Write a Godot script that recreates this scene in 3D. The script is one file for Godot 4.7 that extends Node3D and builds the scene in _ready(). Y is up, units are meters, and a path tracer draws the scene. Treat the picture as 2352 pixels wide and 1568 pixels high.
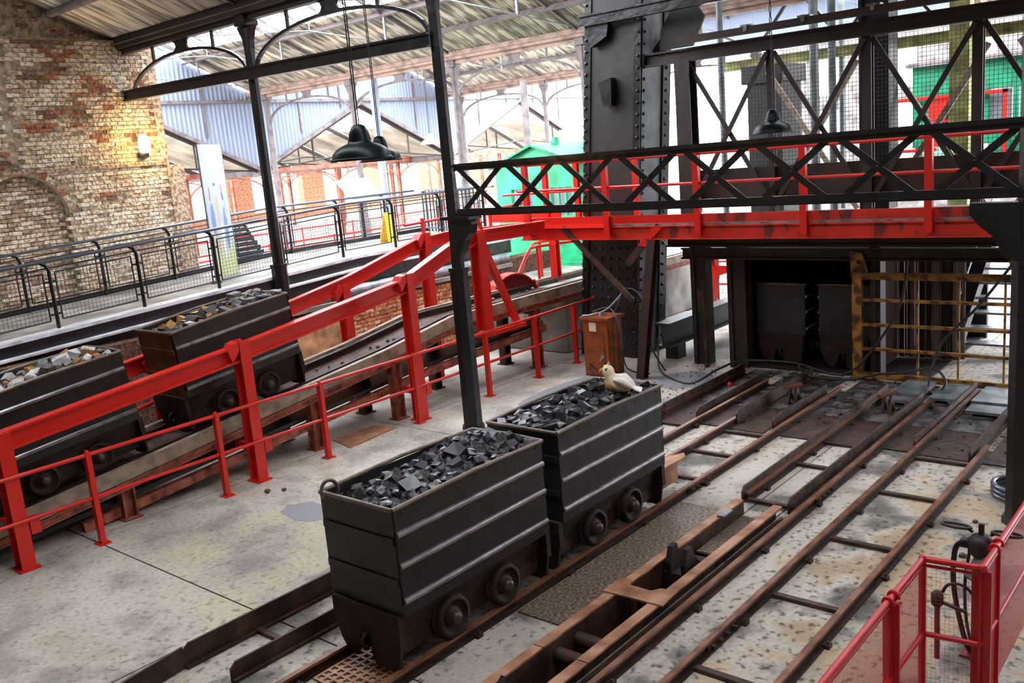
extends Node3D
# An old colliery shed seen from a gantry: tubs on rails, a haulage ramp, the shaft and its headframe.
var M = {}
var used = {}
var rng = RandomNumberGenerator.new()
var org = Vector3.ZERO      # meshes are written in world coordinates and stored relative to this point
var uvm = 0                 # 1: floor map coordinates

# ---------- nodes ----------
func numbered(n):
	if not used.has(n):
		used[n] = 0
		return n
	used[n] += 1
	return "%s_%03d" % [n, used[n]]
func thing(called, label, category, at = Vector3.ZERO, group = ""):
	var o = Node3D.new()
	o.name = numbered(called)
	add_child(o)
	o.position = at
	org = at
	o.set_meta("label", label)
	o.set_meta("category", category)
	if group != "":
		o.set_meta("group", group)
	return o
func setting(called, label = ""):
	var o = Node3D.new()
	o.name = numbered(called)
	add_child(o)
	org = Vector3.ZERO
	o.set_meta("kind", "structure")
	if label != "":
		o.set_meta("label", label)
	return o
func S():
	var st = SurfaceTool.new()
	st.begin(Mesh.PRIMITIVE_TRIANGLES)
	return st
func obj(called, st, m, parent):
	st.generate_normals()
	var o = MeshInstance3D.new()
	o.mesh = st.commit()
	o.mesh.surface_set_material(0, m)
	o.name = called
	parent.add_child(o, true)
	return o
func inst(called, mesh, m, parent, xf):
	var o = MeshInstance3D.new()
	o.mesh = mesh
	o.material_override = m
	o.name = called
	o.transform = xf
	parent.add_child(o, true)
	return o
func single(called, st, m, label, category, group = ""):
	var o = obj(numbered(called), st, m, self)
	o.position = org
	o.set_meta("label", label)
	o.set_meta("category", category)
	if group != "":
		o.set_meta("group", group)
	return o
func lone(called, st, m):
	var o = obj(numbered(called), st, m, self)
	o.position = org
	o.set_meta("kind", "structure")
	return o
func dup(root, xf, label, group = ""):
	var r = root.duplicate()
	r.name = numbered(String(root.name).get_slice("_0", 0))
	add_child(r)
	r.transform = xf
	r.set_meta("label", label)
	if group != "":
		r.set_meta("group", group)
	return r
func bare(st):
	st.generate_normals()
	return st.commit()

# ---------- shapes ----------
func v(st, p):
	if uvm == 1:
		st.set_uv(Vector2((p.x + 14.0) / 17.0, (p.z + 19.0) / 22.0))
	st.add_vertex(p - org)
func tri(st, a, b, c):
	v(st, a)
	v(st, b)
	v(st, c)
func quad(st, a, b, c, d):
	tri(st, a, b, c)
	tri(st, a, c, d)
func hexa(st, p):   # p: four bottom corners, then the four above them
	st.set_smooth_group(-1)
	quad(st, p[0], p[1], p[2], p[3])
	quad(st, p[7], p[6], p[5], p[4])
	for i in 4:
		var j = (i + 1) % 4
		quad(st, p[i], p[i + 4], p[j + 4], p[j])
func bx(st, x0, x1, y0, y1, z0, z1):
	var a = minf(x0, x1)
	var b = maxf(x0, x1)
	var c = minf(y0, y1)
	var d = maxf(y0, y1)
	var e = minf(z0, z1)
	var f = maxf(z0, z1)
	hexa(st, [Vector3(a, c, e), Vector3(a, c, f), Vector3(b, c, f), Vector3(b, c, e), Vector3(a, d, e), Vector3(a, d, f), Vector3(b, d, f), Vector3(b, d, e)])
func beam(st, a, b, w, h, up = Vector3.UP):   # a bar of width w and height h from a to b, both on its axis
	var d = (b - a).normalized()
	if absf(d.dot(up)) > 0.99:
		up = Vector3.RIGHT
	var s = d.cross(up).normalized() * w * 0.5
	var u = s.cross(d).normalized() * h * 0.5
	hexa(st, [a - s - u, b - s - u, b + s - u, a + s - u, a - s + u, b - s + u, b + s + u, a + s + u])
func ibeam(st, a, b, w, h, t, up = Vector3.UP):
	var d = (b - a).normalized()
	if absf(d.dot(up)) > 0.99:
		up = Vector3.RIGHT
	var s = d.cross(up).normalized()
	var u = s.cross(d).normalized()
	beam(st, a + u * (h - t) * 0.5, b + u * (h - t) * 0.5, w, t, u)
	beam(st, a - u * (h - t) * 0.5, b - u * (h - t) * 0.5, w, t, u)
	beam(st, a, b, t * 0.8, h - t * 2.0, u)
func frame_at(d, hint = Vector3.UP):
	if absf(d.dot(hint)) > 0.98:
		hint = Vector3.RIGHT
	var s = d.cross(hint).normalized()
	return [s, s.cross(d).normalized()]
func tube(st, pts, r, n = 8):
	var rings = []
	var prev = null
	for i in pts.size():
		var d = (pts[mini(i + 1, pts.size() - 1)] - pts[maxi(i - 1, 0)]).normalized()
		var fr = frame_at(d) if prev == null else null
		if prev != null:
			var s = (prev - d * prev.dot(d)).normalized()
			fr = [s, s.cross(d).normalized()]
		prev = fr[0]
		var rr = r if not (r is Array) else r[i]
		var ring = []
		for k in n:
			var a = TAU * k / n
			ring.append(pts[i] + fr[0] * cos(a) * rr + fr[1] * sin(a) * rr)
		rings.append(ring)
	st.set_smooth_group(0)
	for i in rings.size() - 1:
		for k in n:
			var j = (k + 1) % n
			quad(st, rings[i][k], rings[i][j], rings[i + 1][j], rings[i + 1][k])
	st.set_smooth_group(-1)
	for k in range(1, n - 1):
		tri(st, rings[0][0], rings[0][k + 1], rings[0][k])
		tri(st, rings[-1][0], rings[-1][k], rings[-1][k + 1])
func lathe(st, at, prof, n = 16, axis = Vector3.UP):   # prof: [radius, height along the axis]
	var fr = frame_at(axis, Vector3(0, 0, 1) if absf(axis.z) < 0.9 else Vector3.RIGHT)
	var g = 0
	for i in prof.size() - 1:
		g = i if prof[i].size() > 2 else g
		st.set_smooth_group(g)
		for k in n:
			var a = TAU * k / n
			var b = TAU * (k + 1) / n
			var da = fr[0] * cos(a) + fr[1] * sin(a)
			var db = fr[0] * cos(b) + fr[1] * sin(b)
			var p0 = at + da * prof[i][0] + axis * prof[i][1]
			var p1 = at + db * prof[i][0] + axis * prof[i][1]
			var p2 = at + db * prof[i + 1][0] + axis * prof[i + 1][1]
			var p3 = at + da * prof[i + 1][0] + axis * prof[i + 1][1]
			if prof[i][0] > 0.0001:
				tri(st, p0, p2, p1)
			if prof[i + 1][0] > 0.0001:
				tri(st, p0, p3, p2)
func slabpoly(st, pts, n):   # a flat outline (3D points in one plane) given the thickness vector n
	var fr = frame_at(n.normalized())
	var flat = PackedVector2Array()
	for p in pts:
		flat.append(Vector2(p.dot(fr[0]), p.dot(fr[1])))
	var idx = Geometry2D.triangulate_polygon(flat)
	st.set_smooth_group(-1)
	for i in range(0, idx.size(), 3):
		tri(st, pts[idx[i]], pts[idx[i + 1]], pts[idx[i + 2]])
		tri(st, pts[idx[i]] + n, pts[idx[i + 2]] + n, pts[idx[i + 1]] + n)
	for i in pts.size():
		var j = (i + 1) % pts.size()
		quad(st, pts[i], pts[j], pts[j] + n, pts[i] + n)
func wire(st, a, b, r):   # a thin square wire
	var d = (b - a).normalized()
	var fr = frame_at(d)
	var s = fr[0] * r
	var u = fr[1] * r
	st.set_smooth_group(-1)
	var p = [a + s, a + u, a - s, a - u]
	var q = [b + s, b + u, b - s, b - u]
	for i in 4:
		var j = (i + 1) % 4
		quad(st, p[i], p[j], q[j], q[i])
func grid(st, o, du, dv, nu, nv, r):   # woven wire between o, o+du, o+du+dv, o+dv
	for i in nu + 1:
		wire(st, o + du * (float(i) / nu), o + du * (float(i) / nu) + dv, r)
	for j in nv + 1:
		wire(st, o + dv * (float(j) / nv), o + dv * (float(j) / nv) + du, r)
func arc_pts(c, a, b, r0, r1, t0, t1, n):
	var out = []
	for i in n + 1:
		var t = lerpf(t0, t1, float(i) / n)
		out.append(c + a * cos(t) * r0 + b * sin(t) * r1)
	return out
func block(size, seed_, flat = 0.7):   # a split block with skewed corners
	rng.seed = seed_
	var kept = org
	org = Vector3.ZERO
	var p = []
	for q in [[-1, -1, -1], [-1, -1, 1], [1, -1, 1], [1, -1, -1], [-1, 1, -1], [-1, 1, 1], [1, 1, 1], [1, 1, -1]]:
		p.append(Vector3(q[0] * rng.randf_range(0.5, 1.0), q[1] * flat * rng.randf_range(0.5, 1.0), q[2] * rng.randf_range(0.5, 1.0)) * size * 0.5)
	var st = S()
	hexa(st, p)
	org = kept
	return bare(st)
func lump(size, seed_, flat = 0.8):   # a faceted stone
	rng.seed = seed_
	var kept = org
	org = Vector3.ZERO
	var t = (1.0 + sqrt(5.0)) / 2.0
	var p = []
	for q in [[-1, t, 0], [1, t, 0], [-1, -t, 0], [1, -t, 0], [0, -1, t], [0, 1, t], [0, -1, -t], [0, 1, -t], [t, 0, -1], [t, 0, 1], [-t, 0, -1], [-t, 0, 1]]:
		var w = Vector3(q[0], q[1], q[2]).normalized()
		w.x = clampf(w.x * 1.25, -0.8, 0.8)
		w.y = clampf(w.y * 1.25, -0.8, 0.8)
		w.z = clampf(w.z * 1.25, -0.8, 0.8)
		w = w * rng.randf_range(0.78, 1.18)
		p.append(Vector3(w.x, w.y * flat, w.z * rng.randf_range(0.8, 1.0)) * size * 0.5)
	var st = S()
	st.set_smooth_group(-1)
	for f in [[0, 11, 5], [0, 5, 1], [0, 1, 7], [0, 7, 10], [0, 10, 11], [1, 5, 9], [5, 11, 4], [11, 10, 2], [10, 7, 6], [7, 1, 8], [3, 9, 4], [3, 4, 2], [3, 2, 6], [3, 6, 8], [3, 8, 9], [4, 9, 5], [2, 4, 11], [6, 2, 10], [8, 6, 7], [9, 8, 1]]:
		tri(st, p[f[0]], p[f[2]], p[f[1]])
	org = kept
	return bare(st)

# ---------- materials ----------
func c8(r, g, b):
	return Color(r / 255.0, g / 255.0, b / 255.0)
func noise_img(seed_, freq, size, octaves = 4, kind = FastNoiseLite.TYPE_SIMPLEX_SMOOTH):
	var n = FastNoiseLite.new()
	n.seed = seed_
	n.noise_type = kind
	n.frequency = freq
	n.fractal_octaves = octaves
	return n.get_seamless_image(size, size)
func ramp(img, stops):   # stops: [value, Color] in rising order; returns a colour texture
	var w = img.get_width()
	var h = img.get_height()
	var d = img.get_data()
	var lut = []
	for i in 256:
		var f = i / 255.0
		var c = stops[0][1]
		for k in stops.size() - 1:
			if f >= stops[k][0]:
				c = stops[k][1].lerp(stops[k + 1][1], clampf((f - stops[k][0]) / (stops[k + 1][0] - stops[k][0]), 0, 1))
		lut.append(c)
	var out = PackedByteArray()
	out.resize(w * h * 3)
	for i in w * h:
		var c = lut[d[i]]
		out[i * 3] = int(c.r * 255)
		out[i * 3 + 1] = int(c.g * 255)
		out[i * 3 + 2] = int(c.b * 255)
	return ImageTexture.create_from_image(Image.create_from_data(w, h, false, Image.FORMAT_RGB8, out))
func normal_of(img, strength):
	var i2 = img.duplicate()
	i2.convert(Image.FORMAT_RGBA8)
	i2.bump_map_to_normal_map(strength)
	return ImageTexture.create_from_image(i2)
func mat(col, rough, metal = 0.0, tex = null, scale = 1.0, nrm = null, nstr = 0.6):
	var m = StandardMaterial3D.new()
	m.albedo_color = col
	m.roughness = rough
	m.metallic = metal
	if tex != null:
		m.albedo_texture = tex
		m.uv1_triplanar = true
		m.uv1_world_triplanar = true
		m.uv1_scale = Vector3.ONE * scale
	if nrm != null:
		m.normal_enabled = true
		m.normal_texture = nrm
		m.normal_scale = nstr
		m.uv1_triplanar = true
		m.uv1_world_triplanar = true
		m.uv1_scale = Vector3.ONE * scale
	return m
func make_materials():
	var W = Color.WHITE
	var fine = noise_img(11, 0.02, 256, 5)
	var patch = noise_img(5, 0.008, 512, 5)
	var cell = noise_img(7, 0.03, 256, 3)
	var wear = ramp(patch, [[0.0, c8(168, 168, 168)], [0.4, c8(222, 222, 222)], [0.6, W], [1.0, W]])
	var fine_n = normal_of(fine, 6.0)
	var rough_n = normal_of(cell, 10.0)
	var rusty = ramp(patch, [[0.0, c8(44, 30, 25)], [0.35, c8(70, 47, 38)], [0.55, c8(92, 62, 48)], [0.75, c8(108, 76, 60)], [1.0, c8(124, 92, 76)]])
	var rust_orange = ramp(patch, [[0.0, c8(118, 78, 58)], [0.4, c8(162, 118, 92)], [0.65, c8(182, 140, 112)], [1.0, c8(200, 166, 142)]])
	var red_worn = ramp(patch, [[0.0, c8(86, 34, 22)], [0.27, c8(120, 38, 24)], [0.33, c8(186, 36, 20)], [0.6, c8(198, 40, 24)], [1.0, c8(204, 44, 28)]])
	var yellow_worn = ramp(patch, [[0.0, c8(60, 36, 20)], [0.38, c8(92, 56, 26)], [0.5, c8(142, 100, 36)], [0.75, c8(164, 120, 46)], [1.0, c8(176, 134, 60)]])
	var dirty = ramp(patch, [[0.0, c8(120, 118, 114)], [0.45, c8(190, 186, 178)], [1.0, W]])
	var bn0 = ramp(fine, [[0.0, c8(120, 112, 104)], [0.35, c8(200, 194, 186)], [0.6, W], [1.0, W]])
	M.red = mat(c8(202, 34, 24), 0.32)
	M.red_rusty = mat(W, 0.5, 0.0, red_worn, 0.9, fine_n, 0.25)
	M.red_rusty.uv1_scale = Vector3(0.6, 0.35, 0.6)
	M.crimson = mat(c8(178, 22, 34), 0.3, 0.0)
	M.iron = mat(c8(19, 19, 21), 0.36, 0.0, wear, 0.6, fine_n, 0.2)
	M.iron_matt = mat(c8(31, 29, 28), 0.5, 0.0, wear, 0.6, fine_n, 0.08)
	M.iron_brown = mat(c8(38, 25, 20), 0.55, 0.0, wear, 0.6, fine_n, 0.1)
	M.grey_iron = mat(c8(118, 108, 108), 0.55, 0.0, wear, 0.5)
	M.rust = mat(c8(176, 160, 152), 0.6, 0.1, rusty, 0.8, fine_n, 0.35)
	M.rail = mat(c8(150, 130, 122), 0.5, 0.2, rusty, 0.9, fine_n, 0.3)
	M.rail_head = mat(c8(178, 156, 142), 0.4, 0.25, rust_orange, 0.8)
	M.rust_plate = mat(c8(238, 226, 216), 0.55, 0.1, rust_orange, 0.7, fine_n, 0.25)
	M.brown_panel = mat(c8(126, 86, 62), 0.65, 0.0, rusty, 0.4)
	M.yellow = mat(W, 0.5, 0.0, yellow_worn, 0.9, fine_n, 0.3)
	M.tub = mat(c8(33, 31, 31), 0.42, 0.05, wear, 0.8, fine_n, 0.12)
	M.tub_rib = mat(c8(150, 148, 150), 0.27, 0.6, wear, 1.1)
	M.tub_rim = mat(c8(120, 108, 98), 0.42, 0.4, wear, 1.1)
	M.tub_rust = mat(c8(150, 110, 56), 0.65, 0.0, rust_orange, 0.9, fine_n, 0.4)
	M.tub_under = mat(c8(104, 74, 56), 0.7, 0.1, rusty, 0.9, fine_n, 0.4)
	M.wheel = mat(c8(74, 62, 54), 0.42, 0.4, wear, 1.2)
	M.coal = mat(c8(24, 25, 28), 0.28, 0.0, wear, 2.0)
	M.coal_dull = mat(c8(66, 66, 71), 0.3, 0.0, wear, 2.0)
	M.coal_bed = mat(c8(22, 22, 24), 0.55, 0.0, wear, 2.0, rough_n, 0.8)
	M.stone_grey = mat(c8(132, 130, 128), 0.75, 0.0, wear, 1.6, rough_n, 0.6)
	M.stone_ochre = mat(c8(158, 112, 54), 0.75, 0.0, wear, 1.6, rough_n, 0.6)
	M.stone_dark = mat(c8(78, 72, 68), 0.7, 0.0, wear, 1.6, rough_n, 0.6)
	M.stone_pale = mat(c8(196, 192, 190), 0.7, 0.0, wear, 1.6, rough_n, 0.5)
	M.cable = mat(c8(38, 40, 42), 0.45)
	M.hose = mat(c8(26, 27, 30), 0.35)
	M.white_edge = mat(c8(226, 228, 232), 0.4, 0.0, wear, 0.4)
	M.deck = mat(c8(168, 166, 163), 0.7, 0.0, dirty, 0.25)
	M.mesh_black = mat(c8(48, 50, 54), 0.4, 0.2)
	M.rail_steel = mat(c8(96, 102, 112), 0.3, 0.6)
	M.green = mat(c8(48, 190, 128), 0.5, 0.0, wear, 0.3)
	M.green_dark = mat(c8(22, 128, 92), 0.5, 0.0, wear, 0.3)
	M.lime = mat(c8(178, 182, 112), 0.6, 0.0, dirty, 0.6)
	M.pale_blue = mat(c8(136, 146, 166), 0.5, 0.0)
	M.cream = mat(c8(244, 234, 220), 0.75, 0.0, dirty, 0.15)
	M.white = mat(c8(238, 238, 238), 0.55)
	M.enamel_green = mat(c8(10, 18, 17), 0.36)
	M.enamel_green.metallic_specular = 0.28
	M.enamel_white = mat(c8(236, 236, 230), 0.25)
	M.sign_yellow = mat(c8(236, 184, 32), 0.45)
	M.galv = mat(c8(150, 156, 160), 0.4, 0.6, wear, 0.8)
	M.grey_pipe = mat(c8(140, 148, 150), 0.5, 0.3, wear, 0.6)
	M.plaster = mat(c8(240, 186, 140), 0.85, 0.0, dirty, 0.5, fine_n, 0.3)
	M.mortar = mat(c8(176, 160, 140), 0.95, 0.0, dirty, 1.1, rough_n, 0.8)
	M.dark_earth = mat(c8(24, 22, 20), 0.9)
	M.timber = mat(c8(148, 130, 112), 0.55, 0.0, wear, 0.8, fine_n, 0.3)
	M.cabinet = mat(c8(146, 70, 28), 0.45, 0.0, wear, 0.9, fine_n, 0.2)
	M.leg_side = mat(c8(104, 106, 112), 0.42, 0.1, wear, 0.4, fine_n, 0.3)
	M.bird_cream = mat(c8(226, 208, 178), 0.9)
	M.bird_tan = mat(c8(190, 140, 78), 0.9)
	M.bird_white = mat(c8(236, 232, 226), 0.9)
	M.ramp_red = mat(c8(176, 100, 78), 0.6, 0.0, ramp(patch, [[0.0, c8(96, 84, 78)], [0.5, c8(210, 200, 196)], [1.0, W]]), 1.2)
	M.far_pale = mat(c8(132, 126, 126), 0.9, 0.0, dirty, 0.4)
	M.limewash = mat(c8(160, 150, 136), 0.9, 0.0, dirty, 0.4)
	M.wet = mat(c8(150, 150, 156), 0.12)
	M.maroon = mat(c8(74, 20, 17), 0.6, 0.0, wear, 0.6)
	M.floor_plate = mat(c8(132, 128, 130), 0.45, 0.15, ramp(patch, [[0.0, c8(60, 54, 50)], [0.42, c8(120, 112, 106)], [0.6, c8(190, 188, 190)], [1.0, c8(226, 226, 230)]]), 0.9, fine_n, 0.2)
	M.stop = mat(c8(120, 30, 34), 0.5)
	M.far_brick = mat(c8(164, 104, 76), 0.9, 0.0, bn0, 1.7)
	M.gutter = mat(c8(168, 138, 124), 0.6, 0.0, wear, 0.5)
	M.far_red = mat(c8(190, 112, 88), 0.6, 0.0, wear, 0.5)
	var lg = StandardMaterial3D.new()
	lg.albedo_color = Color(0.9, 0.95, 1.0, 0.12)
	lg.transparency = BaseMaterial3D.TRANSPARENCY_ALPHA
	lg.roughness = 0.05
	M.glass = lg
	# brick tones: lime-washed, half-bare and bare
	var bn = ramp(fine, [[0.0, c8(120, 112, 104)], [0.35, c8(200, 194, 186)], [0.6, W], [1.0, W]])
	M.brick = []
	for c in [c8(206, 190, 170), c8(194, 174, 154), c8(182, 158, 138), c8(160, 134, 114), c8(128, 100, 82), c8(150, 92, 66), c8(110, 76, 60), c8(212, 200, 184)]:
		M.brick.append(mat(c, 0.92, 0.0, bn, 1.7, rough_n, 0.9))
	M.orange_brick = []
	for c in [c8(226, 160, 116), c8(216, 142, 100), c8(196, 118, 80), c8(232, 178, 138)]:
		M.orange_brick.append(mat(c, 0.9, 0.0, bn, 1.7, rough_n, 0.8))
	# cement sheets: stains run down the slope (v)
	var streak = noise_img(21, 0.012, 256, 4)
	streak.resize(256, 24)
	streak.resize(256, 256)
	M.sheet = []
	for k in 3:
		var m = StandardMaterial3D.new()
		m.albedo_texture = ramp(streak, [[0.0, c8(86, 82, 78)], [0.32 + k * 0.06, c8(150, 145, 138)], [0.55 + k * 0.06, c8(214, 206, 194)], [1.0, c8(232, 226, 216)]])
		m.albedo_color = [c8(240, 236, 230), c8(214, 208, 200), c8(250, 244, 234)][k]
		m.roughness = 0.85
		m.uv1_scale = Vector3(1.0, 1.0, 1.0)
		m.uv1_offset = Vector3(k * 0.37, 0, 0)
		M.sheet.append(m)
	# steel tread plate and gratings
	var tread = Image.create(128, 128, false, Image.FORMAT_RGBA8)
	tread.fill(c8(110, 110, 110))
	for i in 8:
		for j in 8:
			for k in 9:
				var s = 1 if (i + j) % 2 == 0 else -1
				tread.set_pixel(posmod(i * 16 + 8 + (k - 4) * s, 128), posmod(j * 16 + 8 + (k - 4), 128), W)
				tread.set_pixel(posmod(i * 16 + 9 + (k - 4) * s, 128), posmod(j * 16 + 8 + (k - 4), 128), W)
	var tn = tread.duplicate()
	tn.bump_map_to_normal_map(4.0)
	M.tread = mat(c8(250, 242, 232), 0.5, 0.1, ramp(cell, [[0.0, c8(104, 96, 90)], [0.5, c8(142, 128, 116)], [1.0, c8(166, 150, 136)]]), 3.0)
	M.tread.normal_enabled = true
	M.tread.normal_texture = ImageTexture.create_from_image(tn)
	M.tread.normal_scale = 1.2
	M.tread.detail_enabled = true
	M.tread.detail_albedo = ramp(cell, [[0.0, c8(130, 128, 124)], [0.5, c8(220, 214, 206)], [1.0, W]])
	M.tread.detail_blend_mode = BaseMaterial3D.BLEND_MODE_MUL
	M.floor = floor_material(fine_n)
	M.banner = banner_material()
func floor_material(nrm):
	# concrete with coal specks, grey bruises, ochre rust water and a little algae, laid out over the floor
	var w = 1024
	var h = 1320
	var big = noise_img(31, 0.006, 1024, 4).get_data()
	var mid = noise_img(32, 0.016, 1024, 5).get_data()
	var spk = noise_img(33, 0.16, 1024, 3).get_data()
	var tiny = noise_img(34, 0.3, 1024, 1).get_data()
	var out = PackedByteArray()
	out.resize(w * h * 3)
	for y in h:
		var z = y / float(h) * 22.0 - 19.0
		var oy = (y % 1024) * 1024
		for x in w:
			var xx = x / float(w) * 17.0 - 14.0
			var i = oy + x
			var b = big[i] / 255.0
			var m = mid[i] / 255.0
			var s = spk[i] / 255.0
			var t = tiny[i] / 255.0
			var r = 0.77 + (b - 0.5) * 0.2 + (m - 0.5) * 0.2 + (t - 0.5) * 0.12
			var c = Vector3(r, r * 0.97, r * 0.915)
			# ochre rust water beside the rails on the lever side, algae on the aisle
			var oc = clampf((m - 0.8 + 0.42 * clampf(1.4 - absf(xx + 2.3), 0, 1) * (1.0 if z > -10.5 and z < -3.0 else 0.3)) * 6.0, 0, 1)
			c = c.lerp(Vector3(0.73, 0.57, 0.36), oc * 0.42)
			var al = clampf((m - 0.78 + 0.4 * clampf(1.6 - Vector2(xx + 8.0, z + 5.9).length() * 0.6, 0, 1)) * 6.0, 0, 1)
			c = c.lerp(Vector3(0.72, 0.71, 0.5), al * 0.3)
			# brown oil in the aisle
			var br = clampf((b - 0.55) * 5.0, 0, 1) * clampf((m - 0.4) * 3.0, 0, 1)
			c = c.lerp(Vector3(0.5, 0.43, 0.36), br * 0.4)
			# coal dust bruises and specks, thicker between the tracks
			var near = clampf((xx + 8.0) * 0.5, 0, 1)
			var bru = clampf((0.42 - m) * 5.0, 0, 1) * (0.12 + 0.42 * near)
			c = c * (1.0 - bru * 0.75)
			var sp = clampf((0.34 - s) * 9.0, 0, 1) * (0.22 + 0.4 * near)
			c = c * (1.0 - sp * 0.8)
			var o = (y * w + x) * 3
			out[o] = int(clampf(c.x, 0, 1) * 255)
			out[o + 1] = int(clampf(c.y, 0, 1) * 255)
			out[o + 2] = int(clampf(c.z, 0, 1) * 255)
	var m = StandardMaterial3D.new()
	m.albedo_texture = ImageTexture.create_from_image(Image.create_from_data(w, h, false, Image.FORMAT_RGB8, out))
	m.albedo_color = c8(226, 222, 218)
	m.roughness = 0.72
	m.normal_enabled = true
	m.normal_texture = nrm
	m.normal_scale = 0.12
	return m
func banner_material():
	# loose painted figures: pale sky above, blue and cream uprights, red dabs, a yellow-green field below
	var im = Image.create(128, 256, false, Image.FORMAT_RGBA8)
	for y in 256:
		for x in 128:
			var t = y / 255.0
			var c = c8(226, 236, 248).lerp(c8(196, 214, 232), clampf(t * 2.0, 0, 1))
			if t > 0.62:
				c = c.lerp(c8(214, 216, 150), clampf((t - 0.62) * 4.0, 0, 1))
			im.set_pixel(x, y, c)
	for f in [[18, 110, 22, 62, c8(96, 128, 196)], [30, 160, 14, 46, c8(206, 178, 120)], [52, 96, 14, 60, c8(222, 188, 140)], [62, 150, 16, 70, c8(238, 238, 236)], [84, 120, 20, 84, c8(88, 126, 206)], [96, 104, 12, 40, c8(176, 190, 214)], [22, 78, 8, 30, c8(196, 90, 96)], [88, 76, 7, 26, c8(186, 84, 92)], [50, 72, 14, 7, c8(70, 90, 130)], [90, 92, 9, 16, c8(52, 60, 80)]]:
		for y in f[3]:
			for x in f[2]:
				var ex = (x - f[2] * 0.5) / (f[2] * 0.5)
				var ey = (y - f[3] * 0.5) / (f[3] * 0.5)
				if ex * ex + ey * ey < 1.0:
					im.set_pixel(clampi(f[0] + x, 0, 127), clampi(f[1] + y, 0, 255), f[4])
	var m = StandardMaterial3D.new()
	m.albedo_texture = ImageTexture.create_from_image(im)
	m.albedo_color = c8(196, 196, 196)
	m.roughness = 0.5
	return m
const Z1 = -9.61     # column lines, 9.61 m apart
const Z2 = -19.22
const Z3 = -28.83
const EAVE = 6.8
const PITCH = 0.42
func _ready():
	# ---- camera, sky, exposure ----
	var cam = Camera3D.new()
	cam.name = "camera"
	add_child(cam)
	cam.position = Vector3(0, 4, 0)
	cam.rotation_degrees = Vector3(-11.49022, 40.96114, -4.95573)
	cam.fov = 40.765
	cam.near = 0.1
	cam.far = 300.0
	cam.current = true
	var env = Environment.new()
	env.background_mode = Environment.BG_SKY
	var sm = ProceduralSkyMaterial.new()
	sm.sky_top_color = c8(238, 243, 252)
	sm.sky_horizon_color = c8(244, 246, 250)
	sm.ground_bottom_color = c8(170, 168, 164)
	sm.ground_horizon_color = c8(238, 238, 238)
	sm.sky_energy_multiplier = 4.2
	sm.ground_energy_multiplier = 3.0
	sm.sun_angle_max = 0.0
	var sky = Sky.new()
	sky.sky_material = sm
	env.sky = sky
	env.ambient_light_source = Environment.AMBIENT_SOURCE_SKY
	env.tonemap_mode = Environment.TONE_MAPPER_LINEAR
	env.tonemap_exposure = 0.7
	env.sdfgi_enabled = true
	env.ssao_enabled = true
	env.ssil_enabled = true
	var we = WorldEnvironment.new()
	we.name = "world_environment"
	we.environment = env
	add_child(we)
	# ---- the place ----
	make_materials()
	build_floor()
	build_walls()
	build_roofs()
	build_columns()
	build_walkway()
	build_ramp()
	build_tracks()
	build_pusher()
	build_headframe()
	build_gantry()
	build_lattice()
	build_tubs()
	build_small()
	build_cage()
	build_far()
func build_floor():
	var fl = setting("floor")
	# concrete slabs with open joints; the pusher pit lies between x -4.34 and -4.0
	var base = S()
	bx(base, -14.0, 3.0, -0.75, -0.62, -19.0, 3.0)
	obj("pit_bottom", base, M.dark_earth, fl)
	uvm = 1
	for r in [[-14, -10.6, -19, -9.25], [-14, -10.6, -9.25, -4.34], [-14, -10.6, -4.34, 3], [-10.6, -7.25, -19, -13.6], [-10.6, -7.25, -13.6, -9.25], [-10.6, -7.25, -9.25, -4.34], [-10.6, -7.25, -4.34, 3], [-7.25, -4.34, -19, -11.2], [-7.25, -4.34, -11.2, -4.34], [-7.25, -4.34, -4.34, 3], [-4.34, -4.0, -19, -7.7], [-4.34, -4.0, -1.5, 3], [-4.0, 3, -19, -11.2], [-4.0, 3, -11.2, 3]]:
		var st = S()
		var g = 0.009
		bx(st, r[0] + g, r[1] - g, -0.62, 0.0, r[2] + g, r[3] - g)
		obj("slab", st, M.floor, fl)
	uvm = 0
	# yard floors beyond the shed
	var yard = S()
	bx(yard, -75, -13.9, 0.6, 1.33, -70, -10.3)
	bx(yard, -13.9, -10.95, 0.02, 1.33, -20.6, -14.3)
	bx(yard, -13.9, 14, -0.5, -0.02, -70, -19.02)
	bx(yard, -75, -18.4, 0.6, 1.33, -10.3, 3)
	obj("yard", yard, M.deck, fl)

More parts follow.
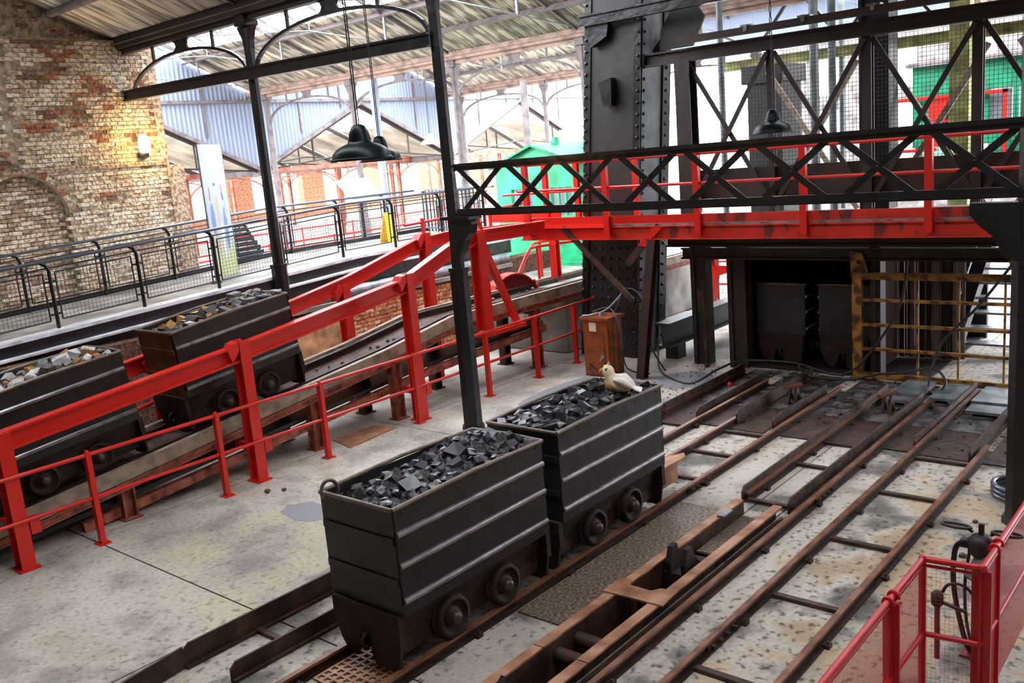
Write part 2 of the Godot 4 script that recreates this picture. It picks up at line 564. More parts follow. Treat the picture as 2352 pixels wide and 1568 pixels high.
func brick_meshes(lx, ly, lz):
	# a few slightly worn bricks, centred on the origin, face towards +x
	var out = []
	org = Vector3.ZERO
	for k in 5:
		rng.seed = 400 + k
		var p = []
		for q in [[-1, -1, -1], [-1, -1, 1], [1, -1, 1], [1, -1, -1], [-1, 1, -1], [-1, 1, 1], [1, 1, 1], [1, 1, -1]]:
			p.append(Vector3(q[0] * lx * 0.5 - (rng.randf() * 0.006 if q[0] > 0 else 0.0), q[1] * ly * 0.5 + rng.randf_range(-0.004, 0.004), q[2] * lz * 0.5 + rng.randf_range(-0.006, 0.006)))
		var st = S()
		hexa(st, p)
		out.append(bare(st))
	return out
func build_walls():
	# the lime-washed gable wall: face at x = -17.7, a blind arch in it
	var wl = setting("wall_left")
	var X = -17.7
	var zc = -7.24
	var yc = 3.61
	var ra = 0.76
	var core = S()
	bx(core, X - 0.6, X - 0.16, 1.2, EAVE, 1.0, -10.12)
	bx(core, X - 0.17, X - 0.014, 1.2, EAVE, 1.0, zc + ra + 0.1)
	bx(core, X - 0.17, X - 0.014, 1.2, yc, zc - ra, -10.12)
	bx(core, X - 0.17, X - 0.014, yc, EAVE, zc - ra - 0.1, -10.12)
	# wall above the arch, cut to its curve
	var up = [Vector3(X - 0.17, EAVE, zc + ra + 0.1), Vector3(X - 0.17, yc, zc + ra + 0.1), Vector3(X - 0.17, yc, zc + ra)]
	for p in arc_pts(Vector3(X - 0.17, yc, zc), Vector3(0, 0, 1), Vector3.UP, ra, ra, 0.15, PI - 0.15, 14):
		up.append(p)
	up.append(Vector3(X - 0.17, yc, zc - ra))
	up.append(Vector3(X - 0.17, yc, zc - ra - 0.1))
	up.append(Vector3(X - 0.17, EAVE, zc - ra - 0.1))
	slabpoly(core, up, Vector3(0.156, 0, 0))
	# the gable triangle under the roof
	slabpoly(core, [Vector3(X - 0.6, EAVE - 0.1, -9.9), Vector3(X - 0.6, EAVE - 0.1, 0.6), Vector3(X - 0.6, EAVE + 0.2, 0.2), Vector3(X - 0.6, EAVE + PITCH * 4.8 + 0.3, -4.8), Vector3(X - 0.6, EAVE + 0.25, -9.6)], Vector3(0.4, 0, 0))
	obj("wall_core", core, M.mortar, wl)
	var ms = brick_meshes(0.11, 0.066, 0.218)
	var half = brick_meshes(0.11, 0.066, 0.105)
	var zone = FastNoiseLite.new()
	zone.seed = 3
	zone.frequency = 0.7
	zone.fractal_octaves = 3
	var all = []
	rng.seed = 99
	var row = 0
	var y = 1.78
	while y < EAVE + 1.9:
		var z = -5.4 - (0.116 if row % 2 else 0.0)
		while z > -10.05:
			var len = 0.218
			var zz = z
			var inside = false
			var skip = false
			if y > EAVE and y > EAVE + PITCH * (z + 9.6) - 0.1:
				skip = true
			var lo = zz - 0.116
			var hi = zz + 0.116
			var dy = maxf(0.0, y - yc)
			var reach = sqrt(maxf(0.0, ra * ra - dy * dy)) if dy < ra else 0.0
			var ring = sqrt(maxf(0.0, pow(ra + 0.12, 2) - dy * dy)) if dy < ra + 0.12 else 0.0
			if hi < zc + reach - 0.02 and lo > zc - reach + 0.02:
				inside = true
			elif dy == 0.0 and hi > zc - ra - 0.0 and lo < zc + ra:
				skip = true
				if zz < zc - ra + 0.06 or zz > zc + ra - 0.06:
					skip = false
					len = 0.105
					zz += -0.055 if zz < zc else 0.055
			elif dy > 0.0 and hi > zc - ring and lo < zc + ring:
				skip = true
			if not skip:
				var n = zone.get_noise_2d(z * 1.3, y * 1.6)
				var f = n * 0.9 + 0.1 + rng.randf_range(-0.16, 0.16) - clampf((y - 4.9) * 0.13, -0.16, 0.3)
				var k = 0
				if f > 0.22:
					k = 7 if rng.randf() < 0.5 else 0
				elif f > 0.0:
					k = 0 if rng.randf() < 0.5 else 1
				elif f > -0.16:
					k = 2 if rng.randf() < 0.6 else 1
				elif f > -0.32:
					k = 3 if rng.randf() < 0.7 else 5
				else:
					k = [4, 6, 5][rng.randi() % 3]
				if inside and k > 3:
					k = 3
				if y > EAVE:
					k = [4, 6, 5, 6][rng.randi() % 4]
				var out = rng.randf_range(-0.006, 0.006)
				if rng.randf() < 0.06:
					out -= 0.02
				var px = X - 0.055 + out - (0.13 if inside else 0.0) - (0.2 if y > EAVE else 0.0)
				var b = Basis(Vector3.UP, rng.randf_range(-0.02, 0.02)) * Basis(Vector3.RIGHT, rng.randf_range(-0.015, 0.015))
				all.append([Transform3D(b, Vector3(px, y, zz)), len < 0.2, k, Vector3(px, y - 4, zz).length(), rng.randi() % 5])
			z -= 0.232
		y += 0.0785
		row += 1
	# the ring of the arch, set on edge
	for i in 22:
		var a = PI * (i + 0.5) / 22
		var b = Basis(Vector3.RIGHT, -a)
		all.append([Transform3D(b * Basis(Vector3.RIGHT, 0.0) * Basis.from_scale(Vector3(1.05, 1.55, 0.95)), Vector3(X - 0.05, yc + sin(a) * (ra + 0.06), zc + cos(a) * (ra + 0.06))), true, [2, 3, 5, 1][i % 4], 0.0, i % 5])
	all.sort_custom(func(a, b): return a[3] < b[3])
	var rest = []
	for k in M.brick.size():
		rest.append([])
	for i in all.size():
		var q = all[i]
		if i < 300:
			inst("brick", (half if q[1] else ms)[q[4]], M.brick[q[2]], wl, q[0])
		else:
			rest[q[2]].append(q)
	for k in rest.size():
		if rest[k].size() > 0:
			var st = S()
			for q in rest[k]:
				st.append_from((half if q[1] else ms)[q[4]], 0, q[0])
			var o = MeshInstance3D.new()
			o.mesh = st.commit()
			o.mesh.surface_set_material(0, M.brick[k])
			o.name = "brickwork"
			o.set_meta("kind", "stuff")
			wl.add_child(o, true)
	# stone band across the wall and the pier at its end
	org = Vector3.ZERO
	var band = S()
	bx(band, X - 0.1, X + 0.035, 4.39, 4.45, -4.5, -10.1)
	obj("band_course", band, M.brick[3], wl)
	var pier = S()
	bx(pier, X - 0.5, X + 0.02, 1.2, 4.38, -10.13, -10.5)
	bx(pier, X - 0.5, X - 0.002, 4.38, EAVE - 0.1, -10.04, -10.2)
	obj("end_pier", pier, M.brick[2], wl)
	# the low wall under the walkway, brick to the right, rendered to the left
	var lw = setting("wall_low")
	var cw = S()
	bx(cw, -13.75, -13.32, -0.3, 1.72, 3, -17.0)
	obj("wall_core", cw, M.brick[6], lw)
	var rn = S()
	bx(rn, -13.32, -13.3, 0.0, 1.5, -8.0, -10.55)
	obj("render", rn, M.plaster, lw)
	var om = brick_meshes(0.05, 0.066, 0.218)
	rng.seed = 12
	row = 0
	y = 0.3
	while y < 1.55:
		var z = -10.7 - (0.116 if row % 2 else 0.0)
		while z > -13.9:
			inst("brick", om[rng.randi() % 5], M.orange_brick[rng.randi() % 4], lw, Transform3D(Basis(), Vector3(-13.3 + rng.randf_range(-0.005, 0.004), y, z)))
			z -= 0.232
		y += 0.0785
		row += 1
	var cop = S()
	bx(cop, -13.8, -13.24, 1.56, 1.64, -8.0, -15.5)
	obj("coping", cop, M.deck, lw)
	# closing walls out of view
	var wb = S()
	bx(wb, -18.6, 4.75, -0.5, EAVE + 2.2, 3.0, 3.3)
	bx(wb, -18.6, -17.9, -0.5, EAVE + 2.2, 0.2, 3.0)
	lone("wall_back", wb, M.limewash)
	var wr = S()
	bx(wr, 4.45, 4.75, -0.5, EAVE + 2.2, 3.3, -21.0)
	lone("wall_right", wr, M.limewash)

func sheet_mesh(w, length):
	var st = S()
	org = Vector3.ZERO
	var n = int(round(w / 0.1)) * 4
	st.set_smooth_group(0)
	for layer in 2:
		for i in n:
			var q = []
			for e in [[i, 0], [i + 1, 0], [i + 1, 1], [i, 1]]:
				var x = w * e[0] / n - w * 0.5
				q.append([Vector3(x, sin(x / 0.1 * TAU) * 0.02 - layer * 0.008, -length * e[1]), Vector2(float(e[0]) / n, e[1])])
			var order = [0, 1, 2, 0, 2, 3] if layer else [0, 2, 1, 0, 3, 2]
			for k in order:
				st.set_uv(q[k][1])
				st.add_vertex(q[k][0])
	return bare(st)
func slope(x0, x1, za, zb, t0, t1, g0, g1, label):
	# one roof slope from the eave (za) up to the ridge (zb): sheets from t0 to t1, panes from g0 to g1
	var r = setting("ceiling", label)
	var run = zb - za
	var at = func(x, t): return Vector3(x, EAVE + PITCH * absf(run) * t, za + run * t)
	var dirv = (at.call(0, 1.0) - at.call(0, 0.0))
	var w = 0.8
	var mesh = sheet_mesh(w + 0.05, dirv.length() * (t1 - t0))
	var x = x0 + w * 0.5
	var k = 0
	rng.seed = int(absf(za * 10)) + int(absf(zb * 100))
	var zax = -dirv.normalized()
	var yax = zax.cross(Vector3.RIGHT).normalized()
	if yax.y < 0:
		yax = -yax
	var xax = yax.cross(zax)
	while x < x1:
		inst("corrugated_sheet", mesh, M.sheet[rng.randi() % 3], r, Transform3D(Basis(xax, yax, zax), at.call(x, t0) + yax * (0.006 * (k % 2))))
		x += w
		k += 1
	for t in [0.02, 0.26, 0.5, 0.74, 0.98]:
		var pu = S()
		beam(pu, at.call(x0, t) - yax * 0.09, at.call(x1, t) - yax * 0.09, 0.07, 0.12, yax)
		obj("purlin", pu, M.grey_iron, r)
	if g1 > g0:
		x = x0
		while x < x1 - 0.2:
			var p = S()
			var a = at.call(x + 0.03, g0) + yax * 0.03
			var b = at.call(x + 1.057, g0) + yax * 0.03
			var c = at.call(x + 1.057, g1) + yax * 0.03
			var d = at.call(x + 0.03, g1) + yax * 0.03
			hexa(p, [a, b, c, d, a + yax * 0.008, b + yax * 0.008, c + yax * 0.008, d + yax * 0.008])
			obj("pane", p, M.glass, r)
			x += 1.0875
		x = x0
		while x < x1:
			var gb = S()
			beam(gb, at.call(x, g0), at.call(x, g1), 0.035, 0.07, yax)
			obj("glazing_bar", gb, M.grey_iron, r)
			x += 1.0875
	return r
func truss(parent, x, za, m):
	var zb = za - 9.61
	var zm = za - 4.805
	var top = EAVE + PITCH * 4.805
	for s in [za, zb]:
		var st = S()
		beam(st, Vector3(x, EAVE - 0.02, s), Vector3(x, top - 0.16, zm), 0.06, 0.1)
		obj("rafter", st, m, parent)
		st = S()
		tube(st, [Vector3(x, EAVE + 0.05, s), Vector3(x, EAVE + 0.42, zm)], 0.016, 6)
		obj("tie_rod", st, M.galv, parent)
		st = S()
		var q = s - 2.4 if s == za else s + 2.4
		beam(st, Vector3(x, EAVE + 0.22, q), Vector3(x, EAVE + 1.0, q), 0.05, 0.05)
		obj("strut", st, M.galv, parent)
	var td = S()
	tube(td, [Vector3(x, EAVE + 0.42, zm), Vector3(x, top - 0.15, zm)], 0.014, 6)
	obj("king_rod", td, M.galv, parent)
func build_roofs():
	# bay over the tracks, bay over the shaft, bay beyond it
	slope(-18.4, 4.4, Z1, Z1 + 4.805, 0.0, 0.84, 0.84, 0.98, "corrugated sheets over the track bay, rising from the valley gutter")
	slope(-18.4, 4.4, 0.0, Z1 + 4.805, 0.0, 0.86, 0.86, 0.98, "corrugated sheets over the track bay, behind the viewer")
	slope(-18.4, 4.4, 0.0, 4.805, 0.0, 0.98, 0.98, 0.98, "corrugated sheets over the bay behind the viewer")
	slope(-27.4, -9.8, Z1, Z1 - 4.805, 0.0, 0.1, 0.1, 0.98, "glazed slope over the ramp end of the shaft bay")
	slope(-9.8, 4.4, Z1, Z1 - 4.805, 0.0, 0.98, 0.98, 0.98, "corrugated sheets over the shaft")
	slope(-27.4, -9.8, Z2, Z1 - 4.805, 0.0, 0.55, 0.55, 0.98, "corrugated sheets over the ramp end of the shaft bay, rooflights above")
	slope(-9.8, 4.4, Z2, Z1 - 4.805, 0.0, 0.8, 0.8, 0.98, "corrugated sheets over the back of the shaft")
	slope(-27.4, 4.4, Z2, Z2 - 4.805, 0.0, 0.1, 0.1, 0.98, "glazed slope over the far bay")
	slope(-27.4, 4.4, Z3, Z2 - 4.805, 0.0, 0.55, 0.55, 0.98, "corrugated sheets over the far bay")
	var tr = setting("ceiling", "iron roof trusses on the column lines")
	for x in [-13.6, -9.25, -5.6, -2.0]:
		truss(tr, x, 0.0, M.iron_brown)
	for za in [Z1, Z2]:
		for x in [-26.65, -22.3, -17.95, -13.6, -9.25, -5.6, -2.0]:
			truss(tr, x, za, M.grey_iron)
	# gutters along the column lines
	var i = 0
	for z in [Z1, Z2, Z3]:
		org = Vector3.ZERO
		var st = S()
		bx(st, (-17.9 if i == 0 else -27.5), 4.4, EAVE - 0.16, EAVE + 0.05, z - 0.18, z + 0.18)
		bx(st, (-17.9 if i == 0 else -27.5), 4.4, EAVE - 0.26, EAVE - 0.16, z - 0.07, z + 0.07)
		lone("trim_%d" % (i + 1), st, M.iron_brown if i == 0 else M.gutter)
		i += 1
	# blue-grey corrugated gable over the lower sheds to the left
	var gw = setting("wall_gable", "pale blue corrugated gable sheets above the lower sheds")
	var X = -27.5
	var z = -9.7
	rng.seed = 5
	var hi = func(q): return EAVE + PITCH * (4.805 - absf(fposmod(-q, 9.61) - 4.805)) - 0.06
	var lo = func(q): return 4.2 + 0.46 * (4.805 - absf(fposmod(-q, 9.61) - 4.805))
	while z > -38.0:
		var st = S()
		st.set_smooth_group(0)
		var n = 32
		for k in n:
			var za = z - 0.8 * k / n
			var zb = z - 0.8 * (k + 1) / n
			var w1 = Vector3(-0.01, 0, 0)
			var pa = Vector3(X + sin(za / 0.16 * TAU) * 0.034, lo.call(za), za)
			var pb = Vector3(X + sin(zb / 0.16 * TAU) * 0.034, lo.call(zb), zb)
			var qa = Vector3(pa.x, hi.call(za), za)
			var qb = Vector3(pb.x, hi.call(zb), zb)
			quad(st, pa, pb, qb, qa)
			quad(st, pa + w1, qa + w1, qb + w1, pb + w1)
		obj("corrugated_sheet", st, M.pale_blue, gw)
		z -= 0.8
	for k in 3:
		var z0 = -9.61 * (k + 1)
		for q in [z0, z0 - 9.61]:
			var gf = S()
			beam(gf, Vector3(X + 0.08, 4.2, q), Vector3(X + 0.08, 6.4, z0 - 4.8), 0.1, 0.12)
			obj("raking_rail", gf, M.grey_iron, gw)
		var gr = S()
		bx(gr, X + 0.03, X + 0.12, 6.45, 6.55, z0, z0 - 9.61)
		obj("sheeting_rail", gr, M.grey_iron, gw)
		for j in 4:
			gr = S()
			bx(gr, X + 0.03, X + 0.09, 4.5 + 0.46 * minf(j + 1, 4 - j) * 1.9, EAVE + 0.6, z0 - 1.92 * (j + 1) - 0.03, z0 - 1.92 * (j + 1) + 0.03)
			obj("gable_post", gr, M.grey_iron, gw)
	# lower sheds beyond: cream undersides
	var ls = setting("ceiling", "cream underside of the low sheds beyond the gable")
	for k in 3:
		var z0 = -9.61 * (k + 1)
		for s in 2:
			var zz = z0 if s == 0 else z0 - 9.61
			for j in 5:
				var xa = X - 3.6 * j
				var st = S()
				var a = Vector3(xa, 4.2, zz)
				var b = Vector3(xa - 3.5, 4.2, zz)
				var zt = lerpf(zz, z0 - 4.8, 0.6)
				var c = Vector3(xa - 3.5, 5.49, zt)
				var d = Vector3(xa, 5.49, zt)
				var u = Vector3(0, 0.06, 0)
				hexa(st, [a, b, c, d, a + u, b + u, c + u, d + u])
				obj("ceiling_panel", st, M.cream, ls)
				st = S()
				var e = Vector3(xa - 3.5, 6.35, z0 - 4.8)
				var f = Vector3(xa, 6.35, z0 - 4.8)
				u = Vector3(0, 0.01, 0)
				hexa(st, [d, c, e, f, d + u, c + u, e + u, f + u])
				obj("pane", st, M.glass, ls)
		for j in 5:
			var xa = X - 3.6 * j - 0.05
			for q in [[z0, z0 - 2.4], [z0 - 9.61, z0 - 7.2]]:
				var rf = S()
				beam(rf, Vector3(xa, 4.12, q[0]), Vector3(xa, 6.28, z0 - 4.8), 0.08, 0.14)
				obj("rafter", rf, M.iron_brown, ls)
				rf = S()
				beam(rf, Vector3(xa, 4.35, q[1]), Vector3(xa, 5.3, q[1]), 0.05, 0.05)
				obj("strut", rf, M.iron_brown, ls)
			var tr2 = S()
			tube(tr2, [Vector3(xa, 4.15, z0), Vector3(xa, 4.6, z0 - 4.8), Vector3(xa, 4.15, z0 - 9.61)], 0.03, 6)
			obj("tie_rod", tr2, M.iron_brown, ls)
		var gt = S()
		bx(gt, X, X - 18, 4.0, 4.2, z0 - 0.12, z0 + 0.12)
		obj("valley_beam", gt, M.grey_iron, ls)

# ---------- cast-iron columns with their arcaded braces ----------
func octagon(st, r0, r1, y0, y1):
	var p = []
	var q = []
	for k in 8:
		var a = TAU * (k + 0.5) / 8
		p.append(Vector3(cos(a) * r0, y0, sin(a) * r0))
		q.append(Vector3(cos(a) * r1, y1, sin(a) * r1))
	st.set_smooth_group(-1)
	for k in 8:
		var j = (k + 1) % 8
		quad(st, p[k], q[k], q[j], p[j])
	for k in range(1, 7):
		tri(st, q[0], q[k], q[k + 1])
		tri(st, p[0], p[k + 1], p[k])
func make_column(label, group, m, foot, ped):
	var t = thing("cast_iron_column", label, "column", Vector3.ZERO, group)
	var st = S()
	octagon(st, 0.1, 0.086, ped, 6.5)
	obj("shaft", st, m, t)
	var pd = S()
	octagon(pd, 0.15, 0.142, foot, ped)
	octagon(pd, 0.158, 0.158, ped - 0.02, ped + 0.03)
	octagon(pd, 0.18, 0.18, foot, foot + 0.07)
	obj("pedestal", pd, m, t)
	var cp = S()
	bx(cp, -0.14, 0.14, 6.46, 6.54, -0.14, 0.14)
	bx(cp, -0.13, 0.13, 6.54, 6.66, -0.13, 0.13)
	for s in [-1, 1]:
		slabpoly(cp, [Vector3(s * 0.06, 6.46, -0.05), Vector3(s * 0.22, 6.46, -0.05), Vector3(s * 0.16, 6.36, -0.05), Vector3(s * 0.1, 6.24, -0.05), Vector3(s * 0.06, 5.95, -0.05)], Vector3(0, 0, 0.1))
	obj("capital", cp, m, t)
	return t
func arcade(xa, xb, z, m, label, group):
	# an arched brace between two columns: rib, hangers and a pierced plate up to the gutter
	var xm = (xa + xb) * 0.5
	var t = thing("arched_brace", label, "brace", Vector3(xm, 5.7, z), group)
	var w = absf(xb - xa) * 0.5 - 0.12
	var st = S()
	var pts = arc_pts(Vector3(xm, 5.72, z), Vector3.RIGHT, Vector3.UP, w, 0.62, 0.0, PI, 20)
	for i in 20:
		beam(st, pts[i], pts[i + 1], 0.05, 0.06, Vector3(0, 0, 1))
	obj("rib", st, m, t)
	for s in [-0.52, 0.52]:
		var h = S()
		beam(h, Vector3(xm + s * w, 5.72 + 0.62 * sqrt(1.0 - s * s), z), Vector3(xm + s * w, EAVE - 0.2, z), 0.045, 0.045)
		obj("hanger", h, m, t)
	var g = S()
	var o = []
	for q in [[-0.24, 6.55], [-0.16, 6.5], [-0.14, 6.44], [-0.17, 6.38], [-0.26, 6.31], [0.26, 6.31], [0.17, 6.38], [0.14, 6.44], [0.16, 6.5], [0.24, 6.55]]:
		o.append(Vector3(xm + q[0] * 1.25, q[1], z - 0.02))
	slabpoly(g, o, Vector3(0, 0, 0.04))
	obj("spandrel_plate", g, m, t)
func build_columns():
	var c1 = make_column("black cast-iron column rising behind the coal tubs, carrying the lattice girder", "", M.iron, 0.0, 2.43)
	c1.position = Vector3(-9.25, 0, Z1)
	var br = S()
	org = Vector3.ZERO
	slabpoly(br, [Vector3(0.05, 3.17, -0.07), Vector3(0.36, 3.17, -0.07), Vector3(0.4, 3.08, -0.07), Vector3(0.36, 2.96, -0.07), Vector3(0.24, 2.86, -0.07), Vector3(0.15, 2.68, -0.07), Vector3(0.05, 2.6, -0.07)], Vector3(0, 0, 0.14))
	bx(br, -0.14, 0.42, 3.15, 3.2, -0.14, 0.14)
	obj("girder_bracket", br, M.iron, c1)
	var c2 = make_column("black cast-iron column standing at the edge of the walkway", "", M.iron, 0.0, 2.43)
	c2.position = Vector3(-13.6, 0, Z1)
	var c3 = make_column("black cast-iron column with a bracket at the far end of the lattice girder", "", M.iron, 0.0, 2.6)
	c3.position = Vector3(-1.88, 0, Z1)
	br = S()
	org = Vector3.ZERO
	slabpoly(br, [Vector3(-0.05, 3.17, -0.07), Vector3(-0.5, 3.17, -0.07), Vector3(-0.5, 3.06, -0.07), Vector3(-0.42, 2.96, -0.07), Vector3(-0.28, 2.84, -0.07), Vector3(-0.2, 2.66, -0.07), Vector3(-0.05, 2.55, -0.07)], Vector3(0, 0, 0.14))
	obj("girder_bracket", br, M.iron, c3)
	# the tie beam at 5.65 m from the brick wall past the walkway column
	org = Vector3(-13.5, 5.65, Z1)
	var st = S()
	ibeam(st, Vector3(-17.75, 5.75, Z1 + 0.13), Vector3(-9.25, 5.63, Z1 + 0.13), 0.12, 0.2, 0.03)
	single("tie_beam", st, M.iron, "long black iron tie beam running from the brick wall past two columns", "beam")
	arcade(-17.7, -13.6, Z1, M.iron, "black arched brace between the brick wall and the walkway column", "")
	arcade(-13.6, -9.25, Z1, M.iron, "black arched brace between the two black columns above the ramp", "")
	# the lines beyond, painted grey
	var far = make_column("grey iron column on the second column line, under the corrugated roof", "grey columns on the second line", M.grey_iron, -0.2, 2.4)
	far.position = Vector3(-13.6, 0, Z2)
	for x in [-17.95, -22.3, -26.65]:
		dup(far, Transform3D(Basis(), Vector3(x, 0, Z2)), "grey iron column on the second column line, under the corrugated roof", "grey columns on the second line")
	for x in [-26.65, -22.3, -17.95]:
		arcade(x, x + 4.35, Z2, M.grey_iron, "grey arched brace between columns of the second line", "arched braces of the second line")
	arcade(-13.6, -9.25, Z2, M.grey_iron, "grey arched brace between columns of the second line", "arched braces of the second line")
	for x in [-26.65, -22.3, -17.95, -13.6]:
		dup(far, Transform3D(Basis(), Vector3(x, 0, Z3)), "grey iron column on the farthest column line", "grey columns on the farthest line")
	for x in [-26.65, -22.3, -17.95]:
		arcade(x, x + 4.35, Z3, M.grey_iron, "grey arched brace between columns of the farthest line", "arched braces of the farthest line")
func deck_y(z):
	return clampf(2.0 + 0.052 * (-5.0 - z), 1.75, 2.34)
func build_walkway():
	var t = thing("walkway", "raised pale walkway running beside the brick wall on a black steel frame", "walkway", Vector3(-15, 2.0, -9.6))
	var zs = [2.0, -4.0, -8.0, -11.5, -16.0]
	for i in 4:
		var za = zs[i]
		var zb = zs[i + 1]
		var ya = deck_y(za)
		var yb = deck_y(zb)
		var st = S()
		hexa(st, [Vector3(-16.3, ya - 0.1, za), Vector3(-13.95, ya - 0.1, za), Vector3(-13.95, yb - 0.1, zb), Vector3(-16.3, yb - 0.1, zb), Vector3(-16.3, ya, za), Vector3(-13.95, ya, za), Vector3(-13.95, yb, zb), Vector3(-16.3, yb, zb)])
		obj("deck_panel", st, M.deck, t)
		st = S()
		hexa(st, [Vector3(-13.94, ya - 0.04, za), Vector3(-13.66, ya - 0.04, za), Vector3(-13.66, yb - 0.04, zb), Vector3(-13.94, yb - 0.04, zb), Vector3(-13.94, ya + 0.01, za), Vector3(-13.66, ya + 0.01, za), Vector3(-13.66, yb + 0.01, zb), Vector3(-13.94, yb + 0.01, zb)])
		obj("edge_strip", st, M.white_edge, t)
		for q in [[-13.68, 0.12, 0.05, 0.16], [-13.7, 0.38, 0.06, 0.3], [-16.28, 0.08, 0.05, 0.34]]:
			st = S()
			beam(st, Vector3(q[0], ya - q[1], za), Vector3(q[0], yb - q[1], zb), q[2], q[3])
			obj("stringer", st, M.iron, t)
		st = S()
		beam(st, Vector3(-13.6, ya - 0.215, za), Vector3(-13.6, yb - 0.215, zb), 0.2, 0.03)
		obj("flange", st, M.white_edge, t)
	for z in [-3.0, -6.0, -9.0, -12.0, -15.0]:
		var st = S()
		bx(st, -16.0, -13.9, deck_y(z) - 0.32, deck_y(z) - 0.1, z - 0.06, z + 0.06)
		bx(st, -13.95, -13.8, (1.3 if z < -10.3 else 0.0), deck_y(z) - 0.3, z - 0.07, z + 0.07)
		bx(st, -16.2, -16.05, (1.3 if z < -10.3 else 0.0), deck_y(z) - 0.3, z - 0.07, z + 0.07)
		obj("trestle", st, M.iron_brown, t)
	fence(-13.9, "black mesh balustrade along the near edge of the walkway", 0)
	fence(-16.25, "black mesh balustrade along the far edge of the walkway", 1)
	# a black service pipe and a pale one under the walkway
	org = Vector3(-13.2, 1.9, -11)
	var st = S()
	tube(st, [Vector3(-13.4, 1.74, -9.9), Vector3(-13.4, 1.76, -15.5)], 0.1, 12)
	single("service_pipe", st, M.galv, "grey service pipe running under the edge of the walkway", "pipe")
func fence(x, label, far):
	var t = thing("mesh_balustrade", label, "balustrade", Vector3(x, 2.0, -9.6))
	var zs = []
	for k in 9:
		zs.append(-4.45 - 1.37 * k)
	if far:
		for k in 9:
			zs[k] -= 0.55
	var hr = S()
	var pts = []
	pts.append(Vector3(x, deck_y(1.0) + 1.0, 1.0))
	for z in [-4.0, -8.0, -11.5, -15.6]:
		pts.append(Vector3(x, deck_y(z) + 1.0, z))
	tube(hr, pts, 0.027, 10)
	obj("handrail", hr, M.rail_steel, t)
	for z in zs:
		var y = deck_y(z)
		var st = S()
		# flat post, bent under the handrail
		tube(st, [Vector3(x + 0.02, y - 0.34, z), Vector3(x + 0.02, y + 0.86, z), Vector3(x, y + 0.95, z + 0.035), Vector3(x, y + 0.985, z + 0.1)], 0.03, 8)
		bx(st, x - 0.02, x + 0.05, y - 0.3, y - 0.05, z - 0.05, z + 0.05)
		obj("post", st, M.iron, t)
	for k in 8:
		var za = zs[k] - 0.09
		var zb = zs[k + 1] + 0.09
		var ya = deck_y(za)
		var yb = deck_y(zb)
		var a = Vector3(x, ya + 0.13, za)
		var b = Vector3(x, yb + 0.13, zb)
		var st = S()
		var u = Vector3(0, 0.7, 0)
		for e in [[a, b], [a + u, b + u], [a, a + u], [b, b + u]]:
			tube(st, e, 0.013, 6)
		for e in [0.12, 0.6]:
			beam(st, Vector3(x, ya + e + 0.1, za + 0.09), Vector3(x, ya + e + 0.1, za), 0.03, 0.03)
			beam(st, Vector3(x, yb + e + 0.1, zb - 0.09), Vector3(x, yb + e + 0.1, zb), 0.03, 0.03)
		var p = obj("panel_frame", st, M.mesh_black, t)
		st = S()
		grid(st, a, b - a, u, 20, 12, 0.0028)
		var g = obj("wire_mesh", st, M.mesh_black, p)
	var mid = S()
	var pm = []
	for z in [1.0, -4.0, -8.0, -11.5, -15.6]:
		pm.append(Vector3(x, deck_y(z) + 0.9, z))
	tube(mid, pm, 0.012, 6)
	obj("top_wire", mid, M.mesh_black, t)

